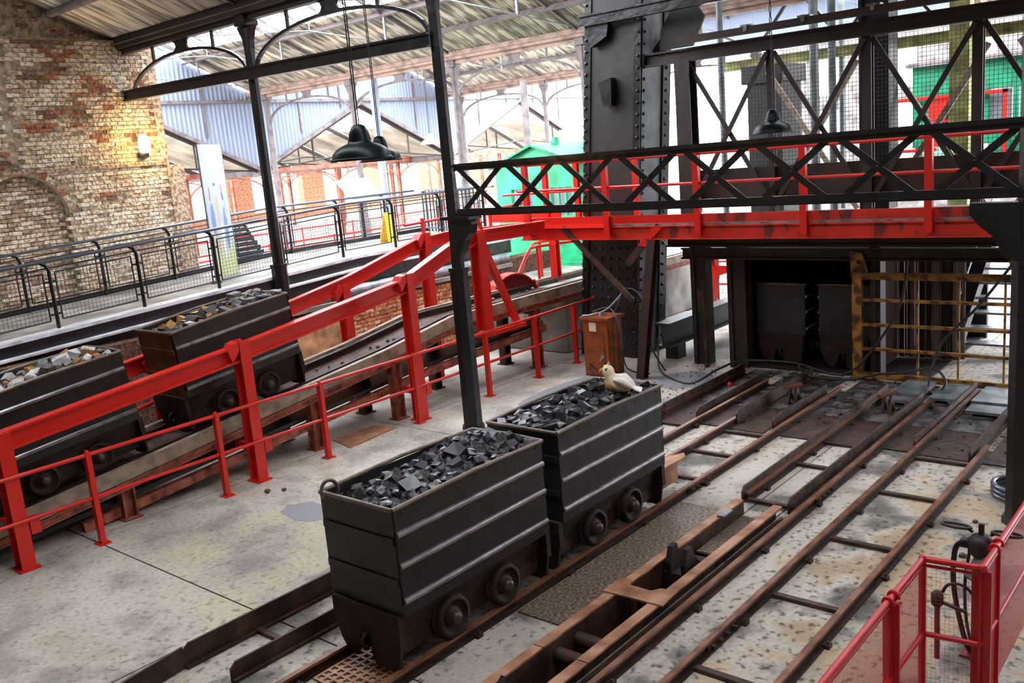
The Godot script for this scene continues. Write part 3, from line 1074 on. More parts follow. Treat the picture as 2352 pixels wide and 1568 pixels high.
# ---------- the haulage ramp ----------
func ramp_y(z):   # rail top on the ramp
	if z > -9.4:
		return 0.45 + (-3.0 - z) * 0.115
	if z > -10.9:
		return 1.186 + (-9.4 - z) * 0.16
	return 1.426
func build_ramp():
	var t = thing("haulage_ramp", "rusty inclined tub ramp on red-brown legs with rails and a worn pale edge", "ramp", Vector3(-11.3, 0, -8.0))
	var zs = [1.0, -3.0, -6.0, -9.4, -10.9, -15.0, -19.0]
	for x in [-10.9, -11.62]:
		for i in 6:
			var a = Vector3(x, ramp_y(zs[i]), zs[i])
			var b = Vector3(x, ramp_y(zs[i + 1]), zs[i + 1])
			var st = S()
			ibeam(st, a - Vector3(0, 0.05, 0), b - Vector3(0, 0.05, 0), 0.07, 0.1, 0.022)
			obj("rail", st, M.rail, t)
	for i in 6:
		var a = Vector3(0, ramp_y(zs[i]), zs[i])
		var b = Vector3(0, ramp_y(zs[i + 1]), zs[i + 1])
		# deck plate between the rails, outer angles, the lower stringers
		var st = S()
		beam(st, a + Vector3(-11.26, -0.12, 0), b + Vector3(-11.26, -0.12, 0), 0.9, 0.03)
		obj("deck_plate", st, M.rust, t)
		for s in [[-10.76, 1], [-11.86, -1]]:
			st = S()
			beam(st, a + Vector3(s[0], -0.03, 0), b + Vector3(s[0], -0.03, 0), 0.09, 0.05)
			beam(st, a + Vector3(s[0] + 0.04 * s[1], -0.11, 0), b + Vector3(s[0] + 0.04 * s[1], -0.11, 0), 0.025, 0.13)
			obj("edge_angle", st, M.timber, t)
			st = S()
			ibeam(st, a + Vector3(s[0] + 0.02 * s[1], -0.24, 0), b + Vector3(s[0] + 0.02 * s[1], -0.24, 0), 0.08, 0.1, 0.016)
			obj("stringer", st, M.ramp_red, t)
	# rubble caught between the rails
	rng.seed = 77
	var mesh = lump(1.0, 55)
	for k in 46:
		var z = -8.0 - rng.randf() * 6.5
		var sc = rng.randf_range(0.03, 0.09)
		var o = inst("rubble", mesh, [M.stone_ochre, M.stone_grey, M.stone_dark][k % 3], t, Transform3D(Basis.from_euler(Vector3(rng.randf() * 6, rng.randf() * 6, 0)) * Basis.from_scale(Vector3.ONE * sc), Vector3(-11.26 + rng.randf_range(-0.25, 0.25), ramp_y(z) - 0.08, z) - Vector3(-11.3, 0, -8.0)))
	# legs in pairs, with a cross bar
	for q in [[-4.95, 0], [-7.88, 0], [-9.53, 0], [-11.2, 1], [-13.15, 0]]:
		var top = ramp_y(q[0]) - 0.34
		for x in [-10.8, -11.62]:
			if q[1] and x > -11:
				continue
			var st = S()
			ibeam(st, Vector3(x, 0, q[0]), Vector3(x, top + 0.06, q[0]), 0.16, 0.17, 0.02, Vector3(0, 0, 1))
			bx(st, x - 0.12, x + 0.12, 0, 0.02, q[0] - 0.12, q[0] + 0.12)
			obj("leg", st, M.ramp_red if x > -11 else M.rust, t)
		var cb = S()
		bx(cb, -11.6, -10.8, top - 0.05, top + 0.05, q[0] - 0.05, q[0] + 0.05)
		obj("cross_bar", cb, M.rust, t)
	# lower belt and its return under the ramp
	var st = S()
	beam(st, Vector3(-10.86, 0.06, -4.4), Vector3(-10.86, 0.58, -10.3), 0.08, 0.12)
	beam(st, Vector3(-10.86, 0.58, -10.3), Vector3(-10.86, 0.7, -13.5), 0.08, 0.12)
	obj("lower_stringer", st, M.ramp_red, t)
	st = S()
	beam(st, Vector3(-11.15, 0.1, -3.4), Vector3(-11.15, 0.68, -10.3), 0.5, 0.06)
	beam(st, Vector3(-11.15, 0.68, -10.3), Vector3(-11.15, 0.8, -13.5), 0.5, 0.06)
	obj("return_belt", st, M.hose, t)
	# ---- red guide frame: front and back posts with the bent I-beams they carry ----
	var g = thing("beam_trestle", "bright red steel trestle carrying bent I-beams along the ramp", "trestle", Vector3(-11, 0, -8))
	var fx = -10.42
	var bxx = -12.1
	var fp = [[-0.5, 1.25], [-3.55, 1.56], [-6.6, 1.93], [-9.65, 2.34]]
	for p in fp:
		post(g, fx, p[0], 0.0, p[1], 1)
	for p in [[-6.3, 1.72], [-9.75, 2.12], [-11.75, 2.74]]:
		post(g, bxx, p[0], 0.0, p[1], -1)
	# fourth front post stands on a bracket over the ramp, with a raking strut
	st = S()
	ibeam(st, Vector3(fx, 1.1, -11.35), Vector3(fx, 2.78, -11.35), 0.2, 0.22, 0.03, Vector3.RIGHT)
	obj("post", st, M.red, g)
	st = S()
	beam(st, Vector3(fx, 2.55, -11.45), Vector3(fx, 1.06, -12.2), 0.1, 0.1)
	obj("strut", st, M.red, g)
	st = S()
	bx(st, fx - 0.1, fx + 0.12, 1.0, 1.07, -11.2, -12.3)
	obj("bracket", st, M.red, g)
	var fb = [Vector3(fx - 0.02, 1.15, -0.5), Vector3(fx - 0.02, 1.45, -3.55), Vector3(fx - 0.02, 1.77, -6.6), Vector3(fx - 0.02, 2.16, -9.6), Vector3(fx - 0.02, 2.56, -10.7), Vector3(fx - 0.02, 2.7, -11.3), Vector3(fx - 0.02, 2.66, -13.2)]
	for i in 6:
		st = S()
		ibeam(st, fb[i], fb[i + 1], 0.15, 0.22, 0.026)
		obj("front_beam", st, M.red, g)
	var bb = [Vector3(bxx, 1.2, -3.0), Vector3(bxx, 1.62, -6.3), Vector3(bxx, 1.92, -8.7), Vector3(bxx, 2.12, -9.85), Vector3(bxx, 2.54, -11.55), Vector3(bxx, 2.58, -12.3), Vector3(bxx, 2.5, -14.8)]
	for i in 6:
		st = S()
		ibeam(st, bb[i], bb[i + 1], 0.12, 0.22, 0.022)
		obj("back_beam", st, M.red, g)
	# light rail on the frame, over the crest
	st = S()
	tube(st, [Vector3(bxx, 2.92, -11.3), Vector3(bxx, 3.0, -14.9)], 0.025, 8)
	obj("guard_rail", st, M.red, g)
	for z in [-11.75, -13.6]:
		st = S()
		beam(st, Vector3(bxx, 2.5, z), Vector3(bxx, 3.0, z), 0.05, 0.05)
		obj("stanchion", st, M.red, g)
	st = S()
	beam(st, Vector3(fx, 2.72, -11.5), Vector3(fx - 0.05, 3.12, -11.4), 0.05, 0.05)
	obj("stanchion", st, M.red, g)
	# low rail along the back of the ramp
	st = S()
	tube(st, [Vector3(bxx + 0.1, 0.9, -5.0), Vector3(bxx + 0.1, 1.36, -8.6)], 0.03, 8)
	tube(st, [Vector3(bxx - 0.1, 1.52, -9.8), Vector3(bxx - 0.1, 1.75, -11.4)], 0.03, 8)
	obj("back_rail", st, M.red, g)
	# ---- red handrail on the floor in front of the ramp ----
	var h = thing("handrail", "red two-bar tubular handrail standing on the floor in front of the ramp", "handrail", Vector3(-10.3, 0, -8))
	for z in [-1.6, -4.36, -6.02, -7.68, -9.49, -11.18, -12.52, -13.7]:
		st = S()
		bx(st, -10.34, -10.26, 0, 1.1, z - 0.03, z + 0.03)
		bx(st, -10.38, -10.22, 0, 0.012, z - 0.07, z + 0.07)
		tube(st, [Vector3(-10.3, 1.08, z), Vector3(-10.3, 1.13, z)], [0.035, 0.02], 8)
		obj("post", st, M.red, h)
	st = S()
	tube(st, [Vector3(-10.3, 1.06, 0.5), Vector3(-10.3, 1.09, -10.0), Vector3(-10.3, 1.14, -14.6)], 0.024, 10)
	obj("top_rail", st, M.red, h)
	st = S()
	tube(st, [Vector3(-10.3, 0.56, 0.5), Vector3(-10.3, 0.57, -10.0), Vector3(-10.3, 0.6, -14.6)], 0.022, 10)
	obj("middle_rail", st, M.red, h)
	# steel sheet lying on the floor by the handrail
	org = Vector3(-10.6, 0, -8.6)
	st = S()
	hexa(st, [Vector3(-10.92, 0.001, -8.25), Vector3(-10.33, 0.001, -8.1), Vector3(-10.45, 0.001, -9.15), Vector3(-10.86, 0.001, -9.06), Vector3(-10.92, 0.014, -8.25), Vector3(-10.33, 0.014, -8.1), Vector3(-10.45, 0.014, -9.15), Vector3(-10.86, 0.014, -9.06)])
	single("steel_sheet", st, M.rust_plate, "flat brown steel sheet lying on the floor beside the red handrail", "sheet")
	# machinery on the raised floor at the top of the ramp: brake wheel in its guard, ladder rails, post
	var w = thing("brake_wheel", "dark red wheel half sunk beside the top of the ramp in a pale red guard", "wheel", Vector3(-11.95, 1.33, -13.9))
	st = S()
	var ap = arc_pts(Vector3(-11.75, 1.22, -13.75), Vector3(0.35, 0, -0.94), Vector3.UP, 0.48, 0.44, 0.0, PI, 16)
	slabpoly(st, ap, Vector3(-0.12, 0, -0.05))
	obj("disc", st, M.stop, w)
	st = S()
	for i in 16:
		beam(st, ap[i] + Vector3(-0.1, 0.02, -0.04), ap[i + 1] + Vector3(-0.1, 0.02, -0.04), 0.32, 0.03, Vector3(0, 1, 0) if i > 2 and i < 13 else Vector3(0, 0, 1))
	obj("guard", st, M.red, w)
	var l = thing("step_rails", "red bent tube rails of a short stair beside the green hut", "handrail", Vector3(-12.3, 1.33, -15.4))
	for s in [0.0, -0.75]:
		st = S()
		var p0 = Vector3(-12.0 + s * 0.7, 1.33, -14.2 + s)
		tube(st, [p0 + Vector3(0, -0.3, 0.5), p0 + Vector3(0, 0.62, -0.3), p0 + Vector3(0.02, 0.74, -0.42), p0 + Vector3(0.06, 0.76, -0.6), p0 + Vector3(0.5, 0.78, -1.3)], 0.03, 8)
		tube(st, [p0 + Vector3(0.06, 0.76, -0.6), p0 + Vector3(0.06, 0, -0.6)], 0.03, 8)
		obj("rail", st, M.red, l)
	org = Vector3(-11.75, 1.33, -15.2)
	st = S()
	ibeam(st, Vector3(-11.72, 1.33, -15.1), Vector3(-11.72, 2.45, -15.1), 0.16, 0.16, 0.02, Vector3(0, 0, 1))
	bx(st, -11.86, -11.58, 1.33, 1.36, -15.24, -14.96)
	single("red_prop", st, M.red, "short red steel prop under the gantry beside the green hut", "post")
func post(g, x, z, y0, y1, side):
	var st = S()
	ibeam(st, Vector3(x, y0, z), Vector3(x, y1, z), 0.15, 0.2, 0.024, Vector3.RIGHT)
	bx(st, x - 0.13, x + 0.13, y0, y0 + 0.02, z - 0.11, z + 0.11)
	var p = obj("post", st, M.red, g)
	st = S()
	slabpoly(st, [Vector3(x - 0.09, y1, z + 0.08), Vector3(x - 0.09, y1 - 0.12, z + 0.08), Vector3(x - 0.09, y1 - 0.26, z + 0.2), Vector3(x - 0.09, y1 - 0.12, z + 0.24), Vector3(x - 0.09, y1 - 0.02, z + 0.16)], Vector3(0.18, 0, 0))
	obj("gusset", st, M.red, p)
	st = S()
	bx(st, x + side * 0.02, x - side * 0.4, 0.42, 0.52, z - 0.04, z + 0.04)
	bx(st, x - 0.02, x + 0.1, 0.38, 0.56, z - 0.2, z - 0.09)
	obj("foot_tie", st, M.red, p)
func rail_line(x, za, zb, label, heads = [], step = 1.34):
	# flat-bottomed rail with its chairs and, at each joint in heads, fishplates with bolts
	var t = thing("track_rail", label, "rail", Vector3(x, 0, (za + zb) * 0.5))
	var st = S()
	bx(st, x - 0.026, x + 0.026, 0.076, 0.1, za, zb)
	obj("head", st, M.rail_head, t)
	st = S()
	bx(st, x - 0.01, x + 0.01, 0.02, 0.077, za, zb)
	bx(st, x - 0.05, x + 0.05, 0.002, 0.021, za, zb)
	obj("web_and_foot", st, M.rail, t)
	var z = za - 0.4
	while z > zb:
		st = S()
		bx(st, x + 0.03, x + 0.085, 0.0, 0.035, z - 0.035, z + 0.035)
		lathe(st, Vector3(x + 0.062, 0.035, z), [[0.014, 0.0], [0.014, 0.022], [0.0, 0.022]], 6)
		obj("clip", st, M.rust, t)
		z -= step
	for zj in heads:
		st = S()
		bx(st, x + 0.01, x + 0.03, 0.024, 0.075, zj - 0.24, zj + 0.24)
		var f = obj("fishplate", st, M.rust, t)
		for k in 4:
			st = S()
			lathe(st, Vector3(x + 0.03, 0.05, zj - 0.18 + 0.12 * k), [[0.018, 0.0], [0.018, 0.03], [0.008, 0.032], [0.008, 0.055], [0.0, 0.055]], 6, Vector3.RIGHT)
			obj("bolt", st, M.iron_brown, f)
func guard_plate(x, za, zb, h, label, bend = 0.0):
	# upright check plate with a clipped end; bend moves its near end sideways
	org = Vector3(x, 0, (za + zb) * 0.5)
	var st = S()
	var w = 0.022
	slabpoly(st, [Vector3(x - w * 0.5, 0.002, za), Vector3(x - w * 0.5, h - 0.05, za), Vector3(x - w * 0.5, h, za - 0.06), Vector3(x - w * 0.5, h, zb), Vector3(x - w * 0.5, 0.002, zb)], Vector3(w, 0, 0))
	beam(st, Vector3(x + 0.025, 0.014, za), Vector3(x + 0.025, 0.014, zb), 0.05, 0.024)
	if bend != 0.0:
		beam(st, Vector3(x, h * 0.5, za), Vector3(x + bend, h * 0.42, za + 1.0), w, h - 0.02)
	single("check_plate", st, M.rust, label, "plate")
func tie(x0, x1, z, label):
	org = Vector3((x0 + x1) * 0.5, 0, z)
	var st = S()
	beam(st, Vector3(x0, 0.02, z), Vector3(x1, 0.02, z), 0.06, 0.036)
	single("tie_bar", st, M.rust, label, "bar", "tie bars between the rails")
func build_tracks():
	rail_line(-2.65, 2.0, -11.6, "rusty rail closest to the red cage, outer rail of its track", [-5.15])
	rail_line(-3.35, 2.0, -14.1, "rusty rail with a long check plate, inner rail of the track beside the cage", [-6.1])
	rail_line(-3.79, 2.0, -13.3, "rusty rail running beside the chain pusher", [-9.35])
	rail_line(-4.47, -8.9, -13.6, "rusty rail in line with the end of the chain pusher", [])
	rail_line(-5.15, 2.0, -13.5, "rusty rail under the coal tubs, on the chain pusher side", [-9.0])
	rail_line(-5.87, 2.0, -13.8, "rusty rail under the coal tubs, on the ramp side", [])
	rail_line(-6.34, -9.3, -13.5, "rusty rail behind the tub with the bird, next to the tub track", [])
	rail_line(-7.0, -9.3, -13.8, "rusty rail of the track farthest from the cage", [])
	guard_plate(-3.41, -11.3, -14.2, 0.17, "dark check plate along the inner rail of the cage-side track, by the shaft")
	guard_plate(-3.92, -8.75, -13.35, 0.17, "long dark check plate beginning at the right-hand beam of the chain pusher")
	guard_plate(-4.5, -8.85, -13.65, 0.17, "long dark check plate beginning at the left-hand beam of the chain pusher")
	guard_plate(-2.73, -11.1, -13.0, 0.19, "tall check plate joined to the end of the cage-side outer rail")
	guard_plate(-5.3, -11.4, -13.3, 0.17, "rust-brown check plate inside the tub rail, near the shaft")
	guard_plate(-5.84, -11.4, -14.1, 0.2, "deep brown check plate along the ramp-side tub rail, near the shaft")
	guard_plate(-6.47, -11.4, -13.6, 0.17, "short rust-brown check plate beside the rail behind the bird tub")
	guard_plate(-6.99, -9.9, -14.0, 0.2, "deep dark check plate farthest from the cage")
	guard_plate(-6.9, -3.4, -6.3, 0.21, "tall dark check plate with a bent end at the front of the tub track", 0.12)
	guard_plate(-6.36, -3.5, -6.2, 0.16, "low dark check plate between the bent plate and the front tub")
	# ties and the flat joint strips, with the brown plates laid between them
	for z in [-2.9, -4.3, -5.62, -7.0, -8.35, -9.75, -11.0]:
		tie(-3.3, -2.7, z, "rusty flat tie bar across the cage-side track")
	for z in [-8.9, -10.2, -11.1]:
		tie(-4.45, -3.85, z, "rusty flat tie bar across the track beyond the chain pusher")
	for z in [-9.2, -10.1, -11.0]:
		tie(-5.82, -5.2, z, "rusty flat tie bar across the tub track, beyond the tubs")
	tie(-6.88, -6.4, -4.12, "rusty flat tie bar beside the bent check plate")
	tie(-6.95, -6.4, -11.0, "rusty flat tie bar across the farthest track")
	for q in [[-3.3, -2.76, -11.15, -12.22], [-4.43, -3.95, -11.2, -12.22], [-3.75, -3.44, -11.2, -12.22], [-5.1, -4.53, -11.15, -12.22], [-5.82, -5.33, -11.15, -12.22], [-6.29, -5.9, -11.2, -12.22], [-6.95, -6.5, -11.1, -12.22], [-2.6, -2.05, -11.15, -12.22]]:
		org = Vector3((q[0] + q[1]) * 0.5, 0, (q[2] + q[3]) * 0.5)
		var st = S()
		bx(st, q[0], q[1], 0.002, 0.016, q[2], q[3])
		single("cover_plate", st, M.rust, "flat brown cover plate set between the rails before the shaft", "plate", "brown cover plates before the shaft")
	# steel floor plates before the shaft, with coal grit lying on them
	for q in [[-6.95, -6.5], [-6.29, -5.9], [-5.82, -5.33], [-5.1, -4.53], [-4.43, -3.95], [-3.75, -3.44], [-3.3, -2.76], [-2.65, -1.9]]:
		for z in [-12.25, -13.3]:
			org = Vector3((q[0] + q[1]) * 0.5, 0, z - 0.5)
			var st = S()
			bx(st, q[0], q[1], 0.001, 0.012, z, z - 1.03)
			single("floor_plate", st, M.floor_plate, "dirty grey steel floor plate between rails just before the shaft", "plate", "steel floor plates before the shaft")
	org = Vector3.ZERO
	var grit = S()
	var gm = [lump(1.0, 301, 0.6), lump(1.0, 302, 0.6), lump(1.0, 303, 0.6)]
	rng.seed = 300
	for k in 1500:
		var sc = 0.012 + 0.03 * pow(rng.randf(), 3.0)
		var p = Vector3(rng.randf_range(-8.2, -2.2), sc * 0.25 + 0.012, -14.4 + 3.2 * pow(rng.randf(), 1.5))
		grit.append_from(gm[k % 3], 0, Transform3D(Basis(Vector3.UP, rng.randf() * TAU) * Basis.from_scale(Vector3.ONE * sc), p))
	var go = MeshInstance3D.new()
	go.mesh = grit.commit()
	go.mesh.surface_set_material(0, M.coal)
	go.name = "coal_grit"
	go.set_meta("label", "black coal grit strewn over the ground before the shaft")
	go.set_meta("category", "coal")
	go.set_meta("kind", "stuff")
	add_child(go)
	# pale treads at the gate
	for q in [[-4.4, -3.98, -13.5, -14.3], [-3.3, -2.3, -13.45, -14.3], [-3.85, -3.5, -13.4, -14.3], [-3.25, -2.4, -12.95, -13.3], [-4.4, -4.0, -13.1, -13.35]]:
		org = Vector3((q[0] + q[1]) * 0.5, 0, (q[2] + q[3]) * 0.5)
		var st = S()
		bx(st, q[0], q[1], 0.05, 0.09, q[2], q[3])
		bx(st, q[0] + 0.03, q[0] + 0.09, 0.0, 0.05, q[2], q[3])
		bx(st, q[1] - 0.09, q[1] - 0.03, 0.0, 0.05, q[2], q[3])
		single("tread", st, M.galv, "pale worn steel tread on the ground in front of the yellow gate", "tread", "steel treads before the gate")
	# diamond plate beside the tubs
	org = Vector3(-4.75, 0, -7)
	var dp = S()
	bx(dp, -5.07, -4.46, 0.002, 0.02, -5.6, -8.5)
	single("tread_plate", dp, M.tread, "rusty chequered steel plate between the tubs and the chain pusher", "plate")
	# pierced plate under the front tub
	var pp = thing("pierced_plate", "rusty plate with rows of round holes at the front of the first tub", "plate", Vector3(-5.5, 0, -4.2))
	var st = S()
	var ps = Vector3(-5.78, 0.012, -3.9)
	for i in 9:
		bx(st, -5.79, -5.25, 0.004, 0.02, -3.9 - i * 0.07 - 0.012, -3.9 - i * 0.07 + 0.012)
	for i in 8:
		bx(st, -5.79 + i * 0.077 - 0.012, -5.79 + i * 0.077 + 0.012, 0.004, 0.021, -3.89, -4.47)
	obj("plate", st, M.rust_plate, pp)
	# two rusty stub trestles and the red cone by the shaft
	for q in [[-5.55, -12.7], [-4.2, -12.75]]:
		var tr = thing("stop_block", "small rusty tub stop standing between the rails by the shaft", "stop", Vector3(q[0], 0, q[1]), "tub stops by the shaft")
		st = S()
		for s in [-1, 1]:
			beam(st, Vector3(q[0] + 0.05 * s, 0, q[1] + 0.1), Vector3(q[0] + 0.04 * s, 0.24, q[1]), 0.03, 0.06)
			beam(st, Vector3(q[0] + 0.05 * s, 0, q[1] - 0.1), Vector3(q[0] + 0.04 * s, 0.24, q[1]), 0.03, 0.06)
		obj("legs", st, M.rust, tr)
		st = S()
		beam(st, Vector3(q[0] - 0.07, 0.26, q[1] + 0.14), Vector3(q[0] + 0.05, 0.26, q[1] - 0.16), 0.07, 0.04)
		obj("cap", st, M.rail_head, tr)
	org = Vector3(-6.86, 0.0, -13.2)
	st = S()
	lathe(st, Vector3(-6.86, 0.0, -13.2), [[0.04, 0.0], [0.05, 0.01, 1], [0.045, 0.05], [0.02, 0.075], [0.0, 0.075]], 10)
	single("reel_cap", st, M.red, "small bright red cap lying on the ground among the rails", "cap")
	# loose stones on the floor
	var lm = lump(1.0, 71, 0.6)
	for q in [[-2.15, -8.55, 0.09], [-2.25, -9.4, 0.07], [-1.95, -8.9, 0.06], [-9.9, -6.35, 0.1], [-9.75, -6.5, 0.08], [-2.35, -7.4, 0.05], [-8.6, -8.6, 0.05]]:
		var o = inst(numbered("stone"), lm, M.stone_dark, self, Transform3D(Basis.from_scale(Vector3.ONE * q[2]), Vector3(q[0], q[2] * 0.28, q[1])))
		o.set_meta("label", "small dark stone lying loose on the concrete floor")
		o.set_meta("category", "stone")
		o.set_meta("group", "loose stones on the floor")

func build_pusher():
	# chain pusher: two long flat-topped beams over a pit with rollers, a cross plate and a hooked carriage
	var t = thing("chain_pusher", "rust-brown chain pusher: two long flat-topped beams over an open pit", "machine", Vector3(-4.2, 0, -6))
	var h = 0.16
	for s in [[-4.43, -4.335, -1.5, -8.56], [-4.005, -3.905, -1.5, -8.58]]:
		var zs = [s[2], -5.05, -6.2, s[3]]
		for i in 3:
			var st = S()
			bx(st, s[0], s[1], h - 0.018 + 0.004 * (i % 2), h + 0.004 * (i % 2), zs[i], zs[i + 1] + 0.006)
			obj("flange", st, M.rust_plate, t)
		var st = S()
		var xi = s[1] - 0.012 if s[0] < -4.2 else s[0] + 0.012
		bx(st, xi - 0.01, xi + 0.01, -0.5, h - 0.018, s[2], s[3])
		bx(st, (s[0] if s[0] < -4.2 else s[1]) - 0.03, (s[0] if s[0] < -4.2 else s[1]) + 0.0, 0.002, 0.03, s[2], s[3])
		obj("web", st, M.rust, t)
	var st = S()
	slabpoly(st, [Vector3(-4.45, h + 0.006, -6.05), Vector3(-3.86, h + 0.006, -6.08), Vector3(-3.88, h + 0.006, -6.36), Vector3(-4.03, h + 0.006, -6.34), Vector3(-4.08, h + 0.006, -6.26), Vector3(-4.3, h + 0.006, -6.26), Vector3(-4.34, h + 0.006, -6.36), Vector3(-4.45, h + 0.006, -6.34)], Vector3(0, 0.014, 0))
	obj("cross_plate", st, M.rust_plate, t)
	for z in [-5.22, -5.5, -4.6]:
		st = S()
		tube(st, [Vector3(-4.33, 0.02, z), Vector3(-4.01, 0.02, z)], 0.06, 14)
		obj("roller", st, M.rust, t)
	for z in [-6.45, -7.4]:
		st = S()
		bx(st, -4.33, -4.01, -0.06, -0.02, z - 0.05, z + 0.05)
		obj("cross_tie", st, M.rust, t)
	st = S()
	bx(st, -4.33, -4.01, -0.02, 0.0, -7.5, -8.5)
	obj("pit_cover", st, M.tread, t)
	st = S()
	beam(st, Vector3(-4.17, -0.12, -2.0), Vector3(-4.17, -0.12, -7.2), 0.05, 0.05)
	obj("chain", st, M.rail_head, t)
	# hooked carriage
	var c = S()
	bx(c, -4.31, -4.04, -0.05, 0.06, -6.85, -7.15)
	var car = obj("carriage", c, M.iron_brown, t)
	for x in [-4.26, -4.1]:
		st = S()
		slabpoly(st, [Vector3(x - 0.025, 0.05, -6.85), Vector3(x - 0.025, 0.16, -6.84), Vector3(x - 0.025, 0.3, -6.9), Vector3(x - 0.025, 0.31, -6.98), Vector3(x - 0.025, 0.2, -7.02), Vector3(x - 0.025, 0.12, -7.1), Vector3(x - 0.025, 0.05, -7.15)], Vector3(0.05, 0, 0))
		obj("hook", st, M.iron_brown, car)
	st = S()
	bx(st, -4.36, -4.28, 0.165, 0.185, -8.2, -8.0)
	obj("packing", st, M.galv, t)
	# second hooked carriage towards the viewer, and the bracket block beyond
	c = S()
	bx(c, -4.31, -4.06, 0.0, 0.1, -4.35, -4.6)
	slabpoly(c, [Vector3(-4.3, 0.1, -4.6), Vector3(-4.3, 0.22, -4.5), Vector3(-4.3, 0.1, -4.35)], Vector3(0.06, 0, 0))
	obj("carriage", c, M.iron_brown, t)
	var b = S()
	org = Vector3(-5.6, 0, -8.5)
	slabpoly(b, [Vector3(-5.48, 0.34, -8.35), Vector3(-5.3, 0.34, -8.3), Vector3(-5.28, 0.34, -9.0), Vector3(-5.36, 0.34, -9.1), Vector3(-5.56, 0.34, -8.7)], Vector3(0, 0.03, 0))
	bx(b, -5.5, -5.34, 0.1, 0.34, -8.5, -8.9)
	single("buffer_bracket", b, M.rust_plate, "rusty plate bracket sticking out behind the tub with the bird", "bracket")
func build_headframe():
	# the riveted leg of the headframe, leaning slightly towards the shaft
	var t = thing("headframe_leg", "massive dark riveted steel headframe leg rising behind the rusty cabinet", "tower leg", Vector3(-9.9, 0, -14.9))
	var L = func(y): return -10.69 + 0.096 * y
	var R = func(y): return -9.41 + 0.083 * y
	var st = S()
	hexa(st, [Vector3(L.call(-0.1), -0.1, -15.3), Vector3(L.call(-0.1), -0.1, -14.42), Vector3(R.call(-0.1) - 0.02, -0.1, -14.42), Vector3(R.call(-0.1) - 0.02, -0.1, -15.3), Vector3(L.call(9), 9, -15.3), Vector3(L.call(9), 9, -14.42), Vector3(R.call(9) - 0.02, 9, -14.42), Vector3(R.call(9) - 0.02, 9, -15.3)])
	obj("plates", st, M.iron_matt, t)
	st = S()
	for q in [[L, 0.0, 0.14], [R, -0.14, 0.0]]:
		hexa(st, [Vector3(q[0].call(0) + q[1], 0, -14.42), Vector3(q[0].call(0) + q[1], 0, -14.395), Vector3(q[0].call(0) + q[2], 0, -14.395), Vector3(q[0].call(0) + q[2], 0, -14.42), Vector3(q[0].call(9) + q[1], 9, -14.42), Vector3(q[0].call(9) + q[1], 9, -14.395), Vector3(q[0].call(9) + q[2], 9, -14.395), Vector3(q[0].call(9) + q[2], 9, -14.42)])
	obj("corner_angles", st, M.iron, t)
	st = S()
	hexa(st, [Vector3(R.call(0) - 0.01, 0, -15.1), Vector3(R.call(0) - 0.01, 0, -14.45), Vector3(R.call(0) + 0.01, 0, -14.45), Vector3(R.call(0) + 0.01, 0, -15.1), Vector3(R.call(9) - 0.01, 9, -15.1), Vector3(R.call(9) - 0.01, 9, -14.45), Vector3(R.call(9) + 0.01, 9, -14.45), Vector3(R.call(9) + 0.01, 9, -15.1)])
	obj("side_plate", st, M.leg_side, t)
	st = S()
	hexa(st, [Vector3(R.call(0) - 0.02, 0, -15.36), Vector3(R.call(0) - 0.02, 0, -15.1), Vector3(R.call(0) + 0.05, 0, -15.1), Vector3(R.call(0) + 0.05, 0, -15.36), Vector3(R.call(9) - 0.02, 9, -15.36), Vector3(R.call(9) - 0.02, 9, -15.1), Vector3(R.call(9) + 0.05, 9, -15.1), Vector3(R.call(9) + 0.05, 9, -15.36)])
	obj("back_flange", st, M.iron, t)
	st = S()
	var y = 0.1
	var dome = [[0.034, 0.0], [0.03, 0.018], [0.015, 0.03], [0.0, 0.033]]
	while y < 8.0:
		lathe(st, Vector3(L.call(y) + 0.04, y, -14.395), dome, 6, Vector3(0, 0, 1))
		lathe(st, Vector3(L.call(y) + 0.005, y + 0.09, -14.43), dome, 6, Vector3(-1, 0, 0))
		lathe(st, Vector3(R.call(y) - 0.05, y, -14.395), dome, 6, Vector3(0, 0, 1))
		lathe(st, Vector3(R.call(y) + 0.01, y, -14.5), dome, 6, Vector3(1, 0, 0))
		lathe(st, Vector3(R.call(y) + 0.05, y, -15.2), dome, 6, Vector3(1, 0, 0))
		y += 0.2
	y = 0.2
	while y < 2.3:
		for k in 5:
			lathe(st, Vector3(L.call(y) + 0.25 + 0.19 * k, y, -14.42), dome, 6, Vector3(0, 0, 1))
		y += 0.19
	var rv = obj("rivets", st, M.iron, t)
	rv.set_meta("kind", "stuff")
	st = S()
	slabpoly(st, [Vector3(-10.05, 6.25, -14.4), Vector3(-9.5, 6.12, -14.4), Vector3(-9.55, 5.9, -14.4), Vector3(-9.9, 5.75, -14.4)], Vector3(0, 0, 0.14))
	obj("bracket", st, M.iron, t)
	st = S()
	slabpoly(st, [Vector3(-9.78, 5.12, -14.4), Vector3(-9.5, 5.18, -14.4), Vector3(-9.52, 4.7, -14.4), Vector3(-9.7, 4.7, -14.4)], Vector3(0, 0, 0.16))
	obj("bracket", st, M.iron, t)
	# horizontal channel across the leg, high up
	org = Vector3(-7.5, 6.25, -14.2)
	st = S()
	ibeam(st, Vector3(-10.1, 6.22, -14.25), Vector3(1.0, 6.22, -14.25), 0.12, 0.2, 0.03)
	single("cross_girder", st, M.iron, "black girder crossing the headframe leg high above the gantry", "girder")
	org = Vector3(-8.6, 6.2, -15)
	st = S()
	beam(st, Vector3(-8.9, 5.5, -14.9), Vector3(-6.9, 7.9, -15.4), 0.2, 0.22)
